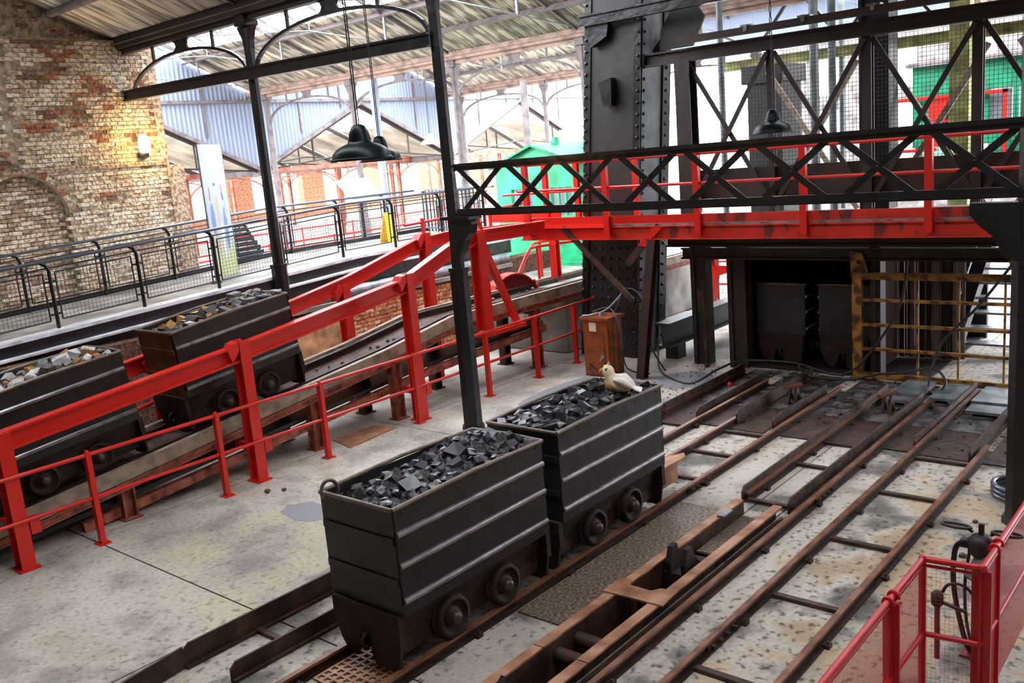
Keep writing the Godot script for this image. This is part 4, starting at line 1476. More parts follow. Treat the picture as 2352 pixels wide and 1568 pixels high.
	slabpoly(st, [Vector3(-8.75, 5.55, -14.75), Vector3(-8.1, 5.55, -14.75), Vector3(-7.85, 6.0, -14.75), Vector3(-8.05, 6.3, -14.75), Vector3(-8.4, 6.3, -14.75), Vector3(-8.7, 5.9, -14.75)], Vector3(0, 0, 0.05))
	single("raking_brace", st, M.iron_matt, "dark raking brace and gusset beside the headframe leg", "brace")
	# the second leg of the headframe behind
	org = Vector3(-8.6, 0, -19)
	st = S()
	bx(st, -9.0, -8.25, 0, 5.3, -18.6, -19.6)
	bx(st, -9.08, -8.17, 5.0, 5.35, -18.5, -19.7)
	single("rear_tower", st, M.iron_matt, "dark steel leg of the headframe standing behind the wire screen", "tower leg")
	# ---- screen frame above the shaft: posts, chords, cross braces, wire mesh, brown panel ----
	var f = thing("screen_frame", "dark cross-braced steel screen frame with wire mesh above the shaft", "frame", Vector3(-5, 2.75, -14.6))
	var xs = [-8.2, -6.65, -5.09, -3.55, -2.0, -0.4]
	for i in 6:
		st = S()
		var w = [0.28, 0.1, 0.14, 0.14, 0.14, 0.14][i]
		ibeam(st, Vector3(xs[i], 2.7, -14.6), Vector3(xs[i], 5.3, -14.6), w, w, 0.03, Vector3(0, 0, 1))
		obj("post", st, M.iron_brown, f)
	st = S()
	ibeam(st, Vector3(-8.95, 5.4, -14.55), Vector3(0.5, 5.36, -14.55), 0.16, 0.22, 0.03)
	obj("top_chord", st, M.iron_brown, f)
	st = S()
	beam(st, Vector3(-8.2, 5.62, -14.35), Vector3(0.5, 5.6, -14.35), 0.2, 0.1)
	var tk = obj("door_track", st, M.brown_panel, f)
	for x in [-6.9, -5.95, -4.9, -3.9, -2.9]:
		st = S()
		bx(st, x - 0.1, x + 0.1, 5.67, 5.7, -14.28, -14.42)
		bx(st, x - 0.03, x + 0.03, 5.6, 5.7, -14.24, -14.3)
		obj("lug", st, M.galv, tk)
	for i in 5:
		st = S()
		beam(st, Vector3(xs[i] + 0.08, 5.25, -14.56), Vector3(xs[i + 1] - 0.02, 2.85, -14.56), 0.075, 0.03, Vector3(0, 0, 1))
		obj("brace", st, M.iron_brown, f)
		st = S()
		beam(st, Vector3(xs[i] + 0.08, 2.85, -14.52), Vector3(xs[i + 1] - 0.02, 5.25, -14.52), 0.075, 0.03, Vector3(0, 0, 1))
		obj("brace", st, M.iron_brown, f)
		st = S()
		grid(st, Vector3(xs[i] + 0.06, 3.4, -14.7), Vector3(xs[i + 1] - xs[i] - 0.1, 0, 0), Vector3(0, 1.86, 0), 25, 30, 0.0032)
		obj("wire_mesh", st, M.mesh_black, f)
		st = S()
		bx(st, xs[i] + 0.02, xs[i + 1] - 0.006, 2.8, 3.44, -14.66, -14.63)
		obj("kick_panel", st, M.brown_panel, f)
	# ---- the shaft mouth under the gantry ----
	var sh = thing("shaft_mouth", "dark steel mouth of the shaft under the red gantry", "shaft", Vector3(-6, 0, -15))
	st = S()
	bx(st, -8.3, -3.9, 2.28, 2.36, -14.75, -18.6)
	bx(st, -3.9, 3.0, 2.28, 2.36, -14.75, -16.2)
	obj("roof_plate", st, M.iron_brown, sh)
	st = S()
	ibeam(st, Vector3(-8.3, 2.02, -14.4), Vector3(0.5, 2.0, -14.4), 0.14, 0.2, 0.03)
	ibeam(st, Vector3(-8.3, 2.3, -13.9), Vector3(3, 2.3, -13.9), 0.16, 0.2, 0.03)
	obj("header", st, M.iron_brown, sh)
	for q in [[-8.18, -7.88, M.iron_matt], [-7.47, -7.13, M.iron_brown], [-5.02, -4.86, M.iron_brown], [-1.6, -1.4, M.iron_matt]]:
		st = S()
		bx(st, q[0], q[1], 0, 2.3, -14.42, -14.66)
		bx(st, q[0] + 0.05, q[0] + 0.1, 0, 2.2, -14.38, -14.44)
		obj("post", st, q[2], sh)
	st = S()
	bx(st, -7.85, -7.8, 0.0, 1.55, -14.2, -14.3)
	bx(st, -7.95, -7.74, 1.0, 1.4, -14.22, -14.26)
	obj("door_stop", st, M.rust, sh)
	st = S()
	bx(st, -7.36, -7.3, 0, 2.3, -14.66, -18.0)
	obj("side_sheet", st, M.iron_brown, sh)
	st = S()
	bx(st, -7.3, -4.2, 0.002, 0.03, -14.5, -17.9)
	obj("floor_plate", st, M.iron_brown, sh)
	st = S()
	bx(st, -7.3, -4.15, 0, 2.3, -17.9, -18.0)
	obj("back_sheet", st, M.iron_matt, sh)
	st = S()
	bx(st, -5.1, -5.06, 0, 2.28, -14.72, -17.9)
	obj("divider", st, M.maroon, sh)
	# hanging wire curtains behind the yellow gate
	for k in 6:
		st = S()
		var x0 = -5.04 + 0.17 * k
		for j in 6:
			var xa = x0 + 0.03 * j
			wire(st, Vector3(xa, 0.05, -15.9 + 0.05 * sin(j * 1.1)), Vector3(xa, 2.2, -15.9 + 0.05 * sin(j * 1.1)), 0.004)
			beam(st, Vector3(xa, 0.05, -15.93 + 0.05 * sin(j * 1.1)), Vector3(xa, 2.2, -15.93 + 0.05 * sin(j * 1.1)), 0.032, 0.01, Vector3(0, 0, 1))
		obj("curtain", st, M.grey_iron if k % 2 else M.iron_brown, sh)
	# longitudinal girder beside the shaft
	org = Vector3(-8.85, 0.5, -18)
	st = S()
	ibeam(st, Vector3(-8.75, 0.5, -14.3), Vector3(-8.75, 0.5, -24), 0.3, 0.46, 0.04)
	bx(st, -8.88, -8.62, 0, 0.28, -14.6, -14.9)
	single("sole_girder", st, M.iron_matt, "heavy black girder lying beside the shaft behind the headframe leg", "girder")
	# yellow gate
	var g = thing("shaft_gate", "rusty yellow steel shaft gate of horizontal rails under the red gantry", "gate", Vector3(-3.6, 0, -14.3))
	st = S()
	bx(st, -5.27, -5.12, 0.02, 1.72, -14.32, -14.4)
	obj("stile", st, M.yellow, g)
	st = S()
	slabpoly(st, [Vector3(-5.28, 1.66, -14.3), Vector3(-5.0, 1.66, -14.3), Vector3(-5.03, 1.82, -14.3), Vector3(-5.1, 2.04, -14.3), Vector3(-5.28, 2.08, -14.3)], Vector3(0, 0, -0.03))
	var hp = obj("hinge_plate", st, M.yellow, g)
	st = S()
	for q in [[-5.15, 1.9, 0.03], [-5.2, 1.76, 0.022], [-5.07, 1.76, 0.022]]:
		lathe(st, Vector3(q[0], q[1], -14.3), [[q[2], 0.0], [q[2], 0.02], [0.0, 0.02]], 8, Vector3(0, 0, 1))
	obj("bolt", st, M.rust, hp)
	for q in [[1.62, 1.73], [1.275, 1.32], [0.88, 0.925], [0.49, 0.535], [0.03, 0.13]]:
		st = S()
		bx(st, -5.12, -1.55, q[0], q[1], -14.33, -14.39)
		obj("rail", st, M.yellow, g)
	for x in [-4.95, -4.3, -3.72, -3.1, -2.5, -2.0]:
		st = S()
		bx(st, x - 0.015, x + 0.015, 0.1, 1.65, -14.4, -14.42)
		obj("upright", st, M.yellow, g)
	# steel stair seen through the gate
	var sr = thing("steel_stair", "pale steel stair climbing behind the yellow gate", "stair", Vector3(-3.7, 0, -16.4))
	for k in 8:
		st = S()
		bx(st, -4.2 + 0.02 * k, -3.3 + 0.02 * k, 0.2 + 0.22 * k, 0.235 + 0.22 * k, -16.4 - 0.24 * k, -16.66 - 0.24 * k)
		obj("tread", st, M.galv, sr)
	for x in [-4.22, -3.28]:
		st = S()
		beam(st, Vector3(x, 0.0, -16.2), Vector3(x + 0.14, 2.0, -18.4), 0.04, 0.2)
		obj("stringer", st, M.iron, sr)
		st = S()
		tube(st, [Vector3(x, 0.2, -16.3), Vector3(x, 1.0, -16.3), Vector3(x + 0.14, 2.9, -18.4)], 0.02, 6)
		obj("hand_rail", st, M.galv, sr)

func build_gantry():
	var t = thing("gantry", "red steel gantry platform with rust-streaked fascia and tall railing posts", "platform", Vector3(-5, 2.4, -13.4))
	var xs = [-11.05, -9.05, -7.3, -5.55, -3.8, -2.05, 1.0, 3.0]
	for i in 7:
		var st = S()
		bx(st, xs[i], xs[i + 1] - 0.004, 2.4, 2.63, -13.34, -13.3)
		bx(st, xs[i], xs[i + 1] - 0.004, 2.4, 2.42, -13.3, -13.24)
		bx(st, xs[i], xs[i + 1] - 0.004, 2.61, 2.63, -13.34, -13.24)
		obj("fascia", st, M.red_rusty if i > 0 else M.red, t)
		st = S()
		bx(st, xs[i], xs[i + 1] - 0.004, 2.66, 2.8, -13.4, -13.37)
		obj("toe_board", st, M.red_rusty if i > 1 else M.red, t)
		st = S()
		bx(st, xs[i], xs[i + 1] - 0.01, 2.63, 2.66, -13.3, -14.6)
		obj("deck_plate", st, M.galv if i > 0 else M.red, t)
	var k = 0
	for x in [-10.8, -9.05, -7.3, -5.55, -3.8, -2.05, -0.3]:
		var st = S()
		bx(st, x - 0.05, x + 0.05, 2.48, 3.8, -13.23, -13.15)
		bx(st, x - 0.05, x + 0.05, 2.48, 2.8, -13.3, -13.2)
		obj("post", st, M.red, t)
	for y in [3.31, 3.77]:
		var st = S()
		tube(st, [Vector3(-11.0, y, -13.2), Vector3(2.0, y - 0.03, -13.2)], 0.024, 8)
		obj("rail", st, M.red, t)
	for x in [-11.1, -10.35, -9.05]:
		var st = S()
		bx(st, x - 0.05, x + 0.05, 2.6, 3.82, -14.12, -14.2)
		obj("back_post", st, M.red, t)
	var st = S()
	tube(st, [Vector3(-12.2, 3.2, -14.16), Vector3(-8.9, 3.25, -14.16)], 0.024, 8)
	obj("back_rail", st, M.red, t)
	st = S()
	bx(st, -12.6, -10.8, 2.66, 2.84, -14.16, -14.2)
	obj("back_toe_board", st, M.red, t)
	# bracing under the platform
	st = S()
	beam(st, Vector3(-10.08, 2.62, -13.28), Vector3(-8.68, 1.34, -13.28), 0.05, 0.09)
	obj("knee_brace", st, M.rust, t)
	st = S()
	beam(st, Vector3(-8.08, 2.62, -13.28), Vector3(-8.75, 1.98, -13.28), 0.05, 0.12)
	obj("knee_brace", st, M.rust, t)
	st = S()
	slabpoly(st, [Vector3(-8.0, 2.6, -13.26), Vector3(-8.2, 2.6, -13.26), Vector3(-8.5, 2.3, -13.26), Vector3(-8.35, 2.28, -13.26)], Vector3(0, 0, 0.03))
	obj("brace_plate", st, M.red, t)
	st = S()
	ibeam(st, Vector3(-8.5, 0, -13.15), Vector3(-8.22, 2.4, -13.3), 0.15, 0.16, 0.025, Vector3(0, 0, 1))
	obj("prop", st, M.brown_panel, t)

func build_lattice():
	var t = thing("lattice_girder", "black iron lattice girder of crossed bars spanning between the columns", "girder", Vector3(-5.6, 3.2, Z1))
	var xa = -9.12
	var xb = -1.9
	for q in [[3.86, 3.94], [3.19, 3.27]]:
		var st = S()
		beam(st, Vector3(xa, (q[0] + q[1]) * 0.5, Z1), Vector3(xb, (q[0] + q[1]) * 0.5 + 0.01, Z1), 0.16, 0.035)
		beam(st, Vector3(xa, (q[0] + q[1]) * 0.5 + (-0.02 if q[0] > 3.5 else 0.02), Z1 + 0.03), Vector3(xb, (q[0] + q[1]) * 0.5 + (-0.01 if q[0] > 3.5 else 0.03), Z1 + 0.03), 0.03, 0.1)
		obj("chord", st, M.iron, t)
	var n = 8
	var w = (xb - xa) / n
	for i in n:
		var x0 = xa + w * i
		var x1 = x0 + w
		var st = S()
		beam(st, Vector3(x0 + 0.06, 3.88, Z1 + 0.035), Vector3(x1 - 0.06, 3.25, Z1 + 0.035), 0.072, 0.014, Vector3(0, 0, 1))
		obj("lattice_bar", st, M.iron, t)
		st = S()
		beam(st, Vector3(x0 + 0.06, 3.25, Z1 - 0.02), Vector3(x1 - 0.06, 3.88, Z1 - 0.02), 0.072, 0.014, Vector3(0, 0, 1))
		obj("lattice_bar", st, M.iron, t)
		st = S()
		lathe(st, Vector3((x0 + x1) * 0.5, 3.565, Z1 + 0.04), [[0.02, 0.0], [0.016, 0.012], [0.0, 0.016]], 8, Vector3(0, 0, 1))
		obj("rivet", st, M.iron, t)
func make_tub(label, endm, sidem):
	var t = thing("mine_tub", label, "mine tub", Vector3.ZERO)
	var W = 0.43
	var L = 0.925
	var y0 = 0.46
	var y1 = 1.34
	var st
	for s in [-1, 1]:
		st = S()
		bx(st, s * W, s * (W - 0.014), y0 + 0.1, y1, -L, L)
		bx(st, s * (W + 0.004), s * (W - 0.02), y0, y0 + 0.1, -L, L)
		var sp = obj("side_panel", st, sidem, t)
		for y in [1.13, 0.87, 0.58]:
			st = S()
			tube(st, [Vector3(s * W, y, -L + 0.02), Vector3(s * W, y, L - 0.02)], 0.028, 8)
			obj("rib", st, M.tub_rib, sp)
		st = S()
		for k in 9:
			lathe(st, Vector3(s * W, 1.3, -L + 0.1 + k * (2 * L - 0.2) / 8), [[0.012, 0.0], [0.008, 0.008], [0.0, 0.01]], 6, Vector3(s, 0, 0))
		var rv = obj("rivets", st, sidem, sp)
		rv.set_meta("kind", "stuff")
		st = S()
		hexa(st, [Vector3(-W, y0, s * L), Vector3(-W, y0, s * (L - 0.014)), Vector3(W, y0, s * (L - 0.014)), Vector3(W, y0, s * L), Vector3(-W, y1, s * L), Vector3(-W, y1, s * (L - 0.014)), Vector3(W, y1, s * (L - 0.014)), Vector3(W, y1, s * L)])
		var ep = obj("end_panel", st, endm, t)
		for y in [1.08, 0.74]:
			st = S()
			bx(st, -W + 0.01, W - 0.01, y - 0.03, y + 0.03, s * L, s * (L + 0.014))
			obj("band", st, endm, ep)
	st = S()
	bx(st, -W + 0.02, W - 0.02, y0, y0 + 0.02, -L + 0.01, L - 0.01)
	obj("bottom", st, M.tub_under, t)
	st = S()
	var c = [Vector3(-W, y1, -L), Vector3(W, y1, -L), Vector3(W, y1, L), Vector3(-W, y1, L)]
	for i in 4:
		var a = c[i]
		var b = c[(i + 1) % 4]
		var m = (a + b) * 0.5 + Vector3(0, 0.008 * (1 if i % 2 else -1), 0) + (a + b) * 0.006
		tube(st, [a, m, b], 0.019, 8)
	obj("rim", st, M.tub_rim, t)
	# underframe: tapered sill, end beams with the drawbar, axle guards
	st = S()
	hexa(st, [Vector3(-0.26, 0.1, L - 0.1), Vector3(-0.26, 0.1, -L + 0.1), Vector3(0.26, 0.1, -L + 0.1), Vector3(0.26, 0.1, L - 0.1), Vector3(-0.36, y0, L - 0.02), Vector3(-0.36, y0, -L + 0.02), Vector3(0.36, y0, -L + 0.02), Vector3(0.36, y0, L - 0.02)])
	for s in [-1, 1]:
		bx(st, s * 0.26, s * 0.285, 0.06, y0, -L + 0.04, L - 0.04)
	obj("underframe", st, M.tub_under, t)
	for s in [-1, 1]:
		st = S()
		bx(st, -0.4, 0.4, 0.2, y0, s * (L - 0.02), s * (L + 0.04))
		slabpoly(st, [Vector3(-0.38, 0.2, s * L), Vector3(-0.1, 0.2, s * L), Vector3(-0.12, 0.06, s * L), Vector3(-0.18, -0.03, s * L), Vector3(-0.26, -0.02, s * L), Vector3(-0.34, 0.08, s * L)], Vector3(0, 0, s * 0.03))
		slabpoly(st, [Vector3(0.38, 0.2, s * L), Vector3(0.02, 0.2, s * L), Vector3(0.02, 0.06, s * L), Vector3(0.06, -0.04, s * L), Vector3(0.34, -0.04, s * L)], Vector3(0, 0, s * 0.03))
		obj("buffer_beam", st, M.tub_under, t)
		st = S()
		tube(st, arc_pts(Vector3(0, 0.16, s * (L + 0.05)), Vector3(0, 0, s), Vector3.UP, 0.05, 0.06, -2.6, 2.6, 10), 0.014, 6)
		obj("coupling_hook", st, M.tub_under, t)
		for z in [-0.335, 0.335]:
			var wh = S()
			var ax = Vector3(s, 0, 0)
			lathe(wh, Vector3(s * 0.3, 0.18, z), [[0.05, 0.0], [0.2, 0.0, 1], [0.2, 0.02], [0.182, 0.026, 1], [0.178, 0.09], [0.15, 0.09, 1], [0.14, 0.05], [0.09, 0.05, 1], [0.075, 0.085], [0.0, 0.085]], 22, ax)
			var o = obj("wheel", wh, M.tub_under, t)
			var hb = S()
			lathe(hb, Vector3(s * 0.38, 0.18, z), [[0.058, 0.0], [0.058, 0.02], [0.05, 0.045], [0.028, 0.062], [0.0, 0.066]], 16, ax)
			obj("hub", hb, M.wheel, o)
	for z in [-0.335, 0.335]:
		st = S()
		tube(st, [Vector3(-0.32, 0.18, z), Vector3(0.32, 0.18, z)], 0.03, 8)
		obj("axle", st, M.tub_under, t)
	return t
func heap(xf, label, group, n, mats, lo, hi, seed_, called, bedm, size):
	# loose pieces heaped over a bed of small stuff, in the tub's own frame
	rng.seed = seed_
	var nz = FastNoiseLite.new()
	nz.seed = seed_
	nz.frequency = 1.6
	var ht = func(x, z): return lerpf(lo, hi, clampf((-z + 0.6) / 1.2, 0, 1)) + nz.get_noise_2d(x * 2, z) * 0.05 + 0.04 * (1.0 - absf(x) / 0.42)
	org = Vector3.ZERO
	var bed = S()
	bed.set_smooth_group(-1)
	var P = {}
	for i in 23:
		for j in 51:
			var x = -0.412 + 0.824 * i / 22.0
			var z = -0.905 + 1.81 * j / 50.0
			P[i * 100 + j] = Vector3(x, ht.call(x, z) + rng.randf_range(-0.02, 0.02), z)
	for i in 22:
		for j in 50:
			quad(bed, P[i * 100 + j], P[i * 100 + j + 1], P[i * 100 + 101 + j], P[i * 100 + 100 + j])
	var b = obj(numbered(called + "_bed"), bed, bedm, self)
	b.transform = xf
	b.set_meta("label", "bed of small pieces under the " + group)
	b.set_meta("category", "coal" if called == "coal" else "stone")
	b.set_meta("kind", "stuff")
	var kinds = []
	for k in 7:
		kinds.append(block(0.95, seed_ * 10 + k, [0.55, 0.75, 0.9][k % 3]) if k % 2 == 0 else lump(1.0, seed_ * 10 + k, [0.6, 0.75, 0.9][k % 3]))
	rng.seed = seed_ + 3
	var nm = "coal_lump" if called == "coal" else "stone"
	var placed = []
	var tries = 0
	while placed.size() < n and tries < 4000:
		tries += 1
		var sc = rng.randf_range(size[0], size[1]) * (1.0 if rng.randf() < 0.7 else 1.5)
		var x = rng.randf_range(-0.4 + sc * 0.5, 0.4 - sc * 0.5)
		var z = rng.randf_range(-0.89 + sc * 0.5, 0.89 - sc * 0.5)
		var ok = true
		for p in placed:
			if Vector2(p.x - x, p.y - z).length() < (p.z + sc) * 0.4:
				ok = false
				break
		if not ok:
			continue
		placed.append(Vector3(x, z, sc))
		var bs = Basis.from_euler(Vector3(rng.randf_range(-0.5, 0.5), rng.randf() * TAU, rng.randf_range(-0.5, 0.5))) * Basis.from_scale(Vector3(sc * rng.randf_range(0.9, 1.35), sc, sc))
		var o = inst(numbered(nm), kinds[rng.randi() % 7], mats[rng.randi() % mats.size()], self, xf * Transform3D(bs, Vector3(x, ht.call(x, z) + sc * 0.12, z)))
		o.set_meta("label", label)
		o.set_meta("category", "coal" if called == "coal" else "stone")
		o.set_meta("group", group)
func build_tubs():
	var t1 = make_tub("dark steel mine tub heaped with coal, a ring on its corner, front of the pair", M.tub, M.tub)
	t1.position = Vector3(-5.51, 0.1, -5.22)
	org = Vector3.ZERO
	var st = S()
	tube(st, arc_pts(Vector3(-0.33, 1.36, 0.9), Vector3(0.35, 0, -0.94), Vector3.UP, 0.07, 0.09, -0.6, PI + 0.6, 12), 0.016, 8)
	obj("lifting_ring", st, M.tub_rim, t1)
	var x2 = Transform3D(Basis(), Vector3(-5.52, 0.1, -7.3))
	dup(t1, x2, "dark steel mine tub heaped with coal, the bird figure sitting on its load")
	var e2 = get_node("mine_tub_001/lifting_ring")
	if e2:
		e2.get_parent().remove_child(e2)
		e2.free()
	heap(t1.transform, "jagged black coal lump in the front tub of the pair", "coal lumps in the front tub", 104, [M.coal, M.coal_dull, M.coal_dull], 1.25, 1.34, 41, "coal", M.coal_bed, [0.05, 0.13])
	heap(x2, "jagged black coal lump in the tub with the bird figure", "coal lumps in the bird tub", 112, [M.coal, M.coal_dull, M.coal_dull], 1.3, 1.33, 52, "coal", M.coal_bed, [0.05, 0.12])
	var a = atan(0.115)
	var x3 = Transform3D(Basis(Vector3.RIGHT, a), Vector3(-11.24, ramp_y(-6.94) + 0.01, -6.94))
	var t3 = make_tub("dark steel tub with an ochre rusty end, full of grey stone, higher on the ramp", M.tub_rust, M.tub)
	t3.transform = x3
	heap(x3, "rough grey stone in the upper tub on the ramp", "stones in the upper ramp tub", 66, [M.stone_grey, M.coal_dull, M.stone_dark, M.stone_grey, M.stone_dark, M.coal_dull, M.stone_grey, M.stone_ochre], 1.24, 1.33, 63, "stone", M.coal_bed, [0.09, 0.19])
	var x4 = Transform3D(Basis(Vector3.RIGHT, a), Vector3(-11.24, ramp_y(-4.43) + 0.01, -4.43))
	dup(t1, x4, "black steel tub of ochre and pale stones, lower on the ramp behind the red beam")
	heap(x4, "ochre, grey or pale stone in the lower tub on the ramp", "stones in the lower ramp tub", 46, [M.stone_ochre, M.stone_grey, M.stone_pale, M.stone_dark], 1.24, 1.32, 74, "stone", M.coal_bed, [0.11, 0.22])
	# tubs waiting in the cage of the shaft
	dup(t1, Transform3D(Basis(), Vector3(-6.66, 0.1, -15.7)), "shadowed mine tub waiting in the shaft, on the side away from the gate")
	dup(t1, Transform3D(Basis(), Vector3(-5.56, 0.1, -15.7)), "shadowed mine tub waiting in the shaft, beside the yellow gate")
	for n in ["mine_tub_003", "mine_tub_004", "mine_tub_005"]:
		var nd = get_node_or_null(n + "/lifting_ring")
		if nd:
			nd.free()
func pendant(at, label, top, shade, r, energy, cord_group = ""):
	# enamelled pendant: cap, bell shade, bulb, hanging chain
	var t = thing("pendant_lamp", label, "lamp", at)
	var st = S()
	var k = r / 0.26
	lathe(st, at, [[0.26 * k, 0.0], [0.264 * k, 0.01], [0.25 * k, 0.02, 1], [0.238 * k, 0.06], [0.205 * k, 0.1], [0.15 * k, 0.13], [0.105 * k, 0.145], [0.098 * k, 0.16, 1], [0.082 * k, 0.23], [0.058 * k, 0.285], [0.03 * k, 0.3], [0.0, 0.3]], 28)
	lathe(st, at, [[0.258 * k, 0.002, 1], [0.23 * k, 0.055], [0.19 * k, 0.09], [0.1 * k, 0.12], [0.0, 0.125]], 28)
	obj("shade", st, shade, t)
	st = S()
	lathe(st, at + Vector3(0, 0.02, 0), [[0.0, 0.0], [0.03, 0.012], [0.036, 0.04], [0.022, 0.075], [0.016, 0.1]], 12)
	var bm = StandardMaterial3D.new()
	bm.albedo_color = c8(255, 220, 170)
	bm.emission_enabled = true
	bm.emission = c8(255, 196, 120)
	bm.emission_energy_multiplier = 6.0
	obj("bulb", st, bm, t)
	st = S()
	var n = int((top - at.y - 0.3) / 0.07)
	for i in n:
		var y = at.y + 0.3 + i * 0.07
		tube(st, [Vector3(at.x - (0.012 if i % 2 else 0.0), y, at.z - (0.0 if i % 2 else 0.012)), Vector3(at.x - (0.012 if i % 2 else 0.0), y + 0.07, at.z - (0.0 if i % 2 else 0.012))], 0.006, 5)
		tube(st, [Vector3(at.x + (0.012 if i % 2 else 0.0), y, at.z + (0.0 if i % 2 else 0.012)), Vector3(at.x + (0.012 if i % 2 else 0.0), y + 0.07, at.z + (0.0 if i % 2 else 0.012))], 0.006, 5)
	obj("chain", st, M.iron_matt, t)
	var l = OmniLight3D.new()
	l.name = "lamp_light"
	l.position = Vector3(0, 0.0, 0)
	l.light_color = c8(255, 200, 130)
	l.light_energy = energy
	l.light_size = 0.05
	l.omni_range = 40.0
	l.omni_attenuation = 2.0
	l.shadow_enabled = true
	t.add_child(l)
	return t
func cable(pts, r, label, m):
	var c = Curve3D.new()
	for i in pts.size():
		var p = pts[i]
		var d = (pts[mini(i + 1, pts.size() - 1)] - pts[maxi(i - 1, 0)]) / 6.0
		c.add_point(p, -d, d)
	c.bake_interval = 0.12
	org = pts[0]
	var st = S()
	tube(st, Array(c.get_baked_points()), r, 7)
	return single("cable", st, m, label, "cable")
func build_small():
	pendant(Vector3(-6.24, 4.06, -5.41), "large dark green enamel pendant lamp hanging on a chain above the track bay", 8.0, M.enamel_green, 0.27, 0.5)
	pendant(Vector3(-5.22, 3.98, -11.5), "dark green enamel pendant lamp hanging behind the lattice girder", 7.6, M.enamel_green, 0.26, 0.6)
	pendant(Vector3(-8.55, 4.05, -7.72), "dark green enamel pendant lamp half hidden behind a larger one", 7.6, M.enamel_green, 0.26, 0.5)
	pendant(Vector3(-20.0, 4.5, -20.1), "white enamel pendant lamp over the far floor beyond the ramp", 7.25, M.enamel_white, 0.3, 0.5)
	# bulkhead lamp on the brick wall
	var t = thing("wall_lamp", "glowing white bulkhead lamp fixed high on the end of the brick wall", "lamp", Vector3(-17.66, 4.62, -9.62))
	var st = S()
	bx(st, -17.7, -17.62, 4.56, 4.64, -9.54, -9.74)
	obj("base", st, M.iron, t)
	st = S()
	lathe(st, Vector3(-17.56, 4.64, -9.64), [[0.07, 0.0], [0.11, 0.03], [0.12, 0.2], [0.1, 0.3], [0.05, 0.34], [0.0, 0.345]], 16)
	var gm = StandardMaterial3D.new()
	gm.albedo_color = c8(255, 250, 236)
	gm.emission_enabled = true
	gm.emission = c8(255, 232, 170)
	gm.emission_energy_multiplier = 7.0
	obj("glass", st, gm, t)
	var l = OmniLight3D.new()
	l.name = "lamp_light"
	l.position = Vector3(0.3, 0.2, -0.02)
	l.light_color = c8(255, 206, 96)
	l.light_energy = 3.2
	l.light_size = 0.12
	l.omni_range = 40.0
	l.omni_attenuation = 2.0
	l.shadow_enabled = true
	t.add_child(l)
	# rusty switch cabinet
	var c = thing("switch_cabinet", "rust-orange steel switch cabinet with a cream plate, standing before the headframe leg", "cabinet", Vector3(-9.3, 0, -13.2))
	st = S()
	bx(st, -9.56, -9.04, 0.0, 1.02, -12.96, -13.42)
	bx(st, -9.6, -9.0, 1.02, 1.07, -12.92, -13.46)
	obj("body", st, M.cabinet, c)
	st = S()
	bx(st, -9.53, -9.12, 0.04, 0.76, -12.94, -12.96)
	var d = obj("door", st, M.cabinet, c)
	st = S()
	beam(st, Vector3(-9.2, 0.3, -12.93), Vector3(-9.16, 0.36, -12.92), 0.03, 0.05)
	beam(st, Vector3(-9.16, 0.36, -12.92), Vector3(-9.13, 0.4, -12.92), 0.02, 0.05)
	obj("handle", st, M.galv, d)
	st = S()
	tube(st, [Vector3(-9.4, 0.24, -12.9), Vector3(-9.26, 0.13, -12.9)], 0.014, 6)
	obj("lever", st, M.iron, d)
	st = S()
	bx(st, -9.42, -9.27, 0.82, 0.98, -12.95, -12.965)
	obj("name_plate", st, M.bird_cream, c)
	st = S()
	for k in 3:
		bx(st, -9.038, -9.03, 0.1 + 0.0 * k, 0.95, -13.02 - 0.15 * k, -13.04 - 0.15 * k)
	obj("seams", st, M.yellow, c)
	st = S()
	lathe(st, Vector3(-9.3, 1.07, -13.2), [[0.05, 0.0], [0.05, 0.05], [0.0, 0.06]], 10)
	tube(st, [Vector3(-9.55, 1.09, -12.96), Vector3(-9.4, 1.1, -12.98), Vector3(-9.3, 1.12, -13.1)], 0.02, 7)
	obj("gland", st, M.galv, c)
	cable([Vector3(-9.3, 1.12, -13.15), Vector3(-9.15, 1.2, -13.2), Vector3(-8.95, 1.42, -13.3), Vector3(-8.86, 1.55, -13.3)], 0.016, "grey-green conduit bending up from the top of the rusty cabinet", M.grey_pipe)
	cable([Vector3(-9.5, 1.12, -13.2), Vector3(-9.2, 1.2, -13.25), Vector3(-8.95, 1.1, -13.1), Vector3(-8.78, 0.7, -13.0), Vector3(-8.7, 0.2, -13.0), Vector3(-8.5, 0.02, -13.4)], 0.014, "black cable looping over the rusty cabinet to the ground", M.cable)
	cable([Vector3(-9.1, 1.1, -13.3), Vector3(-8.9, 1.5, -13.4), Vector3(-8.6, 1.45, -13.35), Vector3(-8.4, 1.0, -13.3), Vector3(-8.35, 0.5, -13.3), Vector3(-8.3, 0.05, -13.6)], 0.014, "black cable arching past the brown prop by the cabinet", M.cable)
	cable([Vector3(-8.72, 0.5, -14.1), Vector3(-8.68, 0.2, -14.0), Vector3(-8.3, 0.03, -13.5), Vector3(-7.5, 0.03, -13.05), Vector3(-7.2, 0.2, -13.5), Vector3(-7.0, 0.24, -14.0), Vector3(-6.2, 0.22, -14.2), Vector3(-5.6, 0.08, -14.25), Vector3(-5.25, 0.16, -14.2), Vector3(-4.9, 0.55, -14.2), Vector3(-4.5, 1.25, -14.2), Vector3(-4.4, 1.95, -14.25)], 0.02, "long black cable sweeping over the rails to the yellow gate", M.cable)
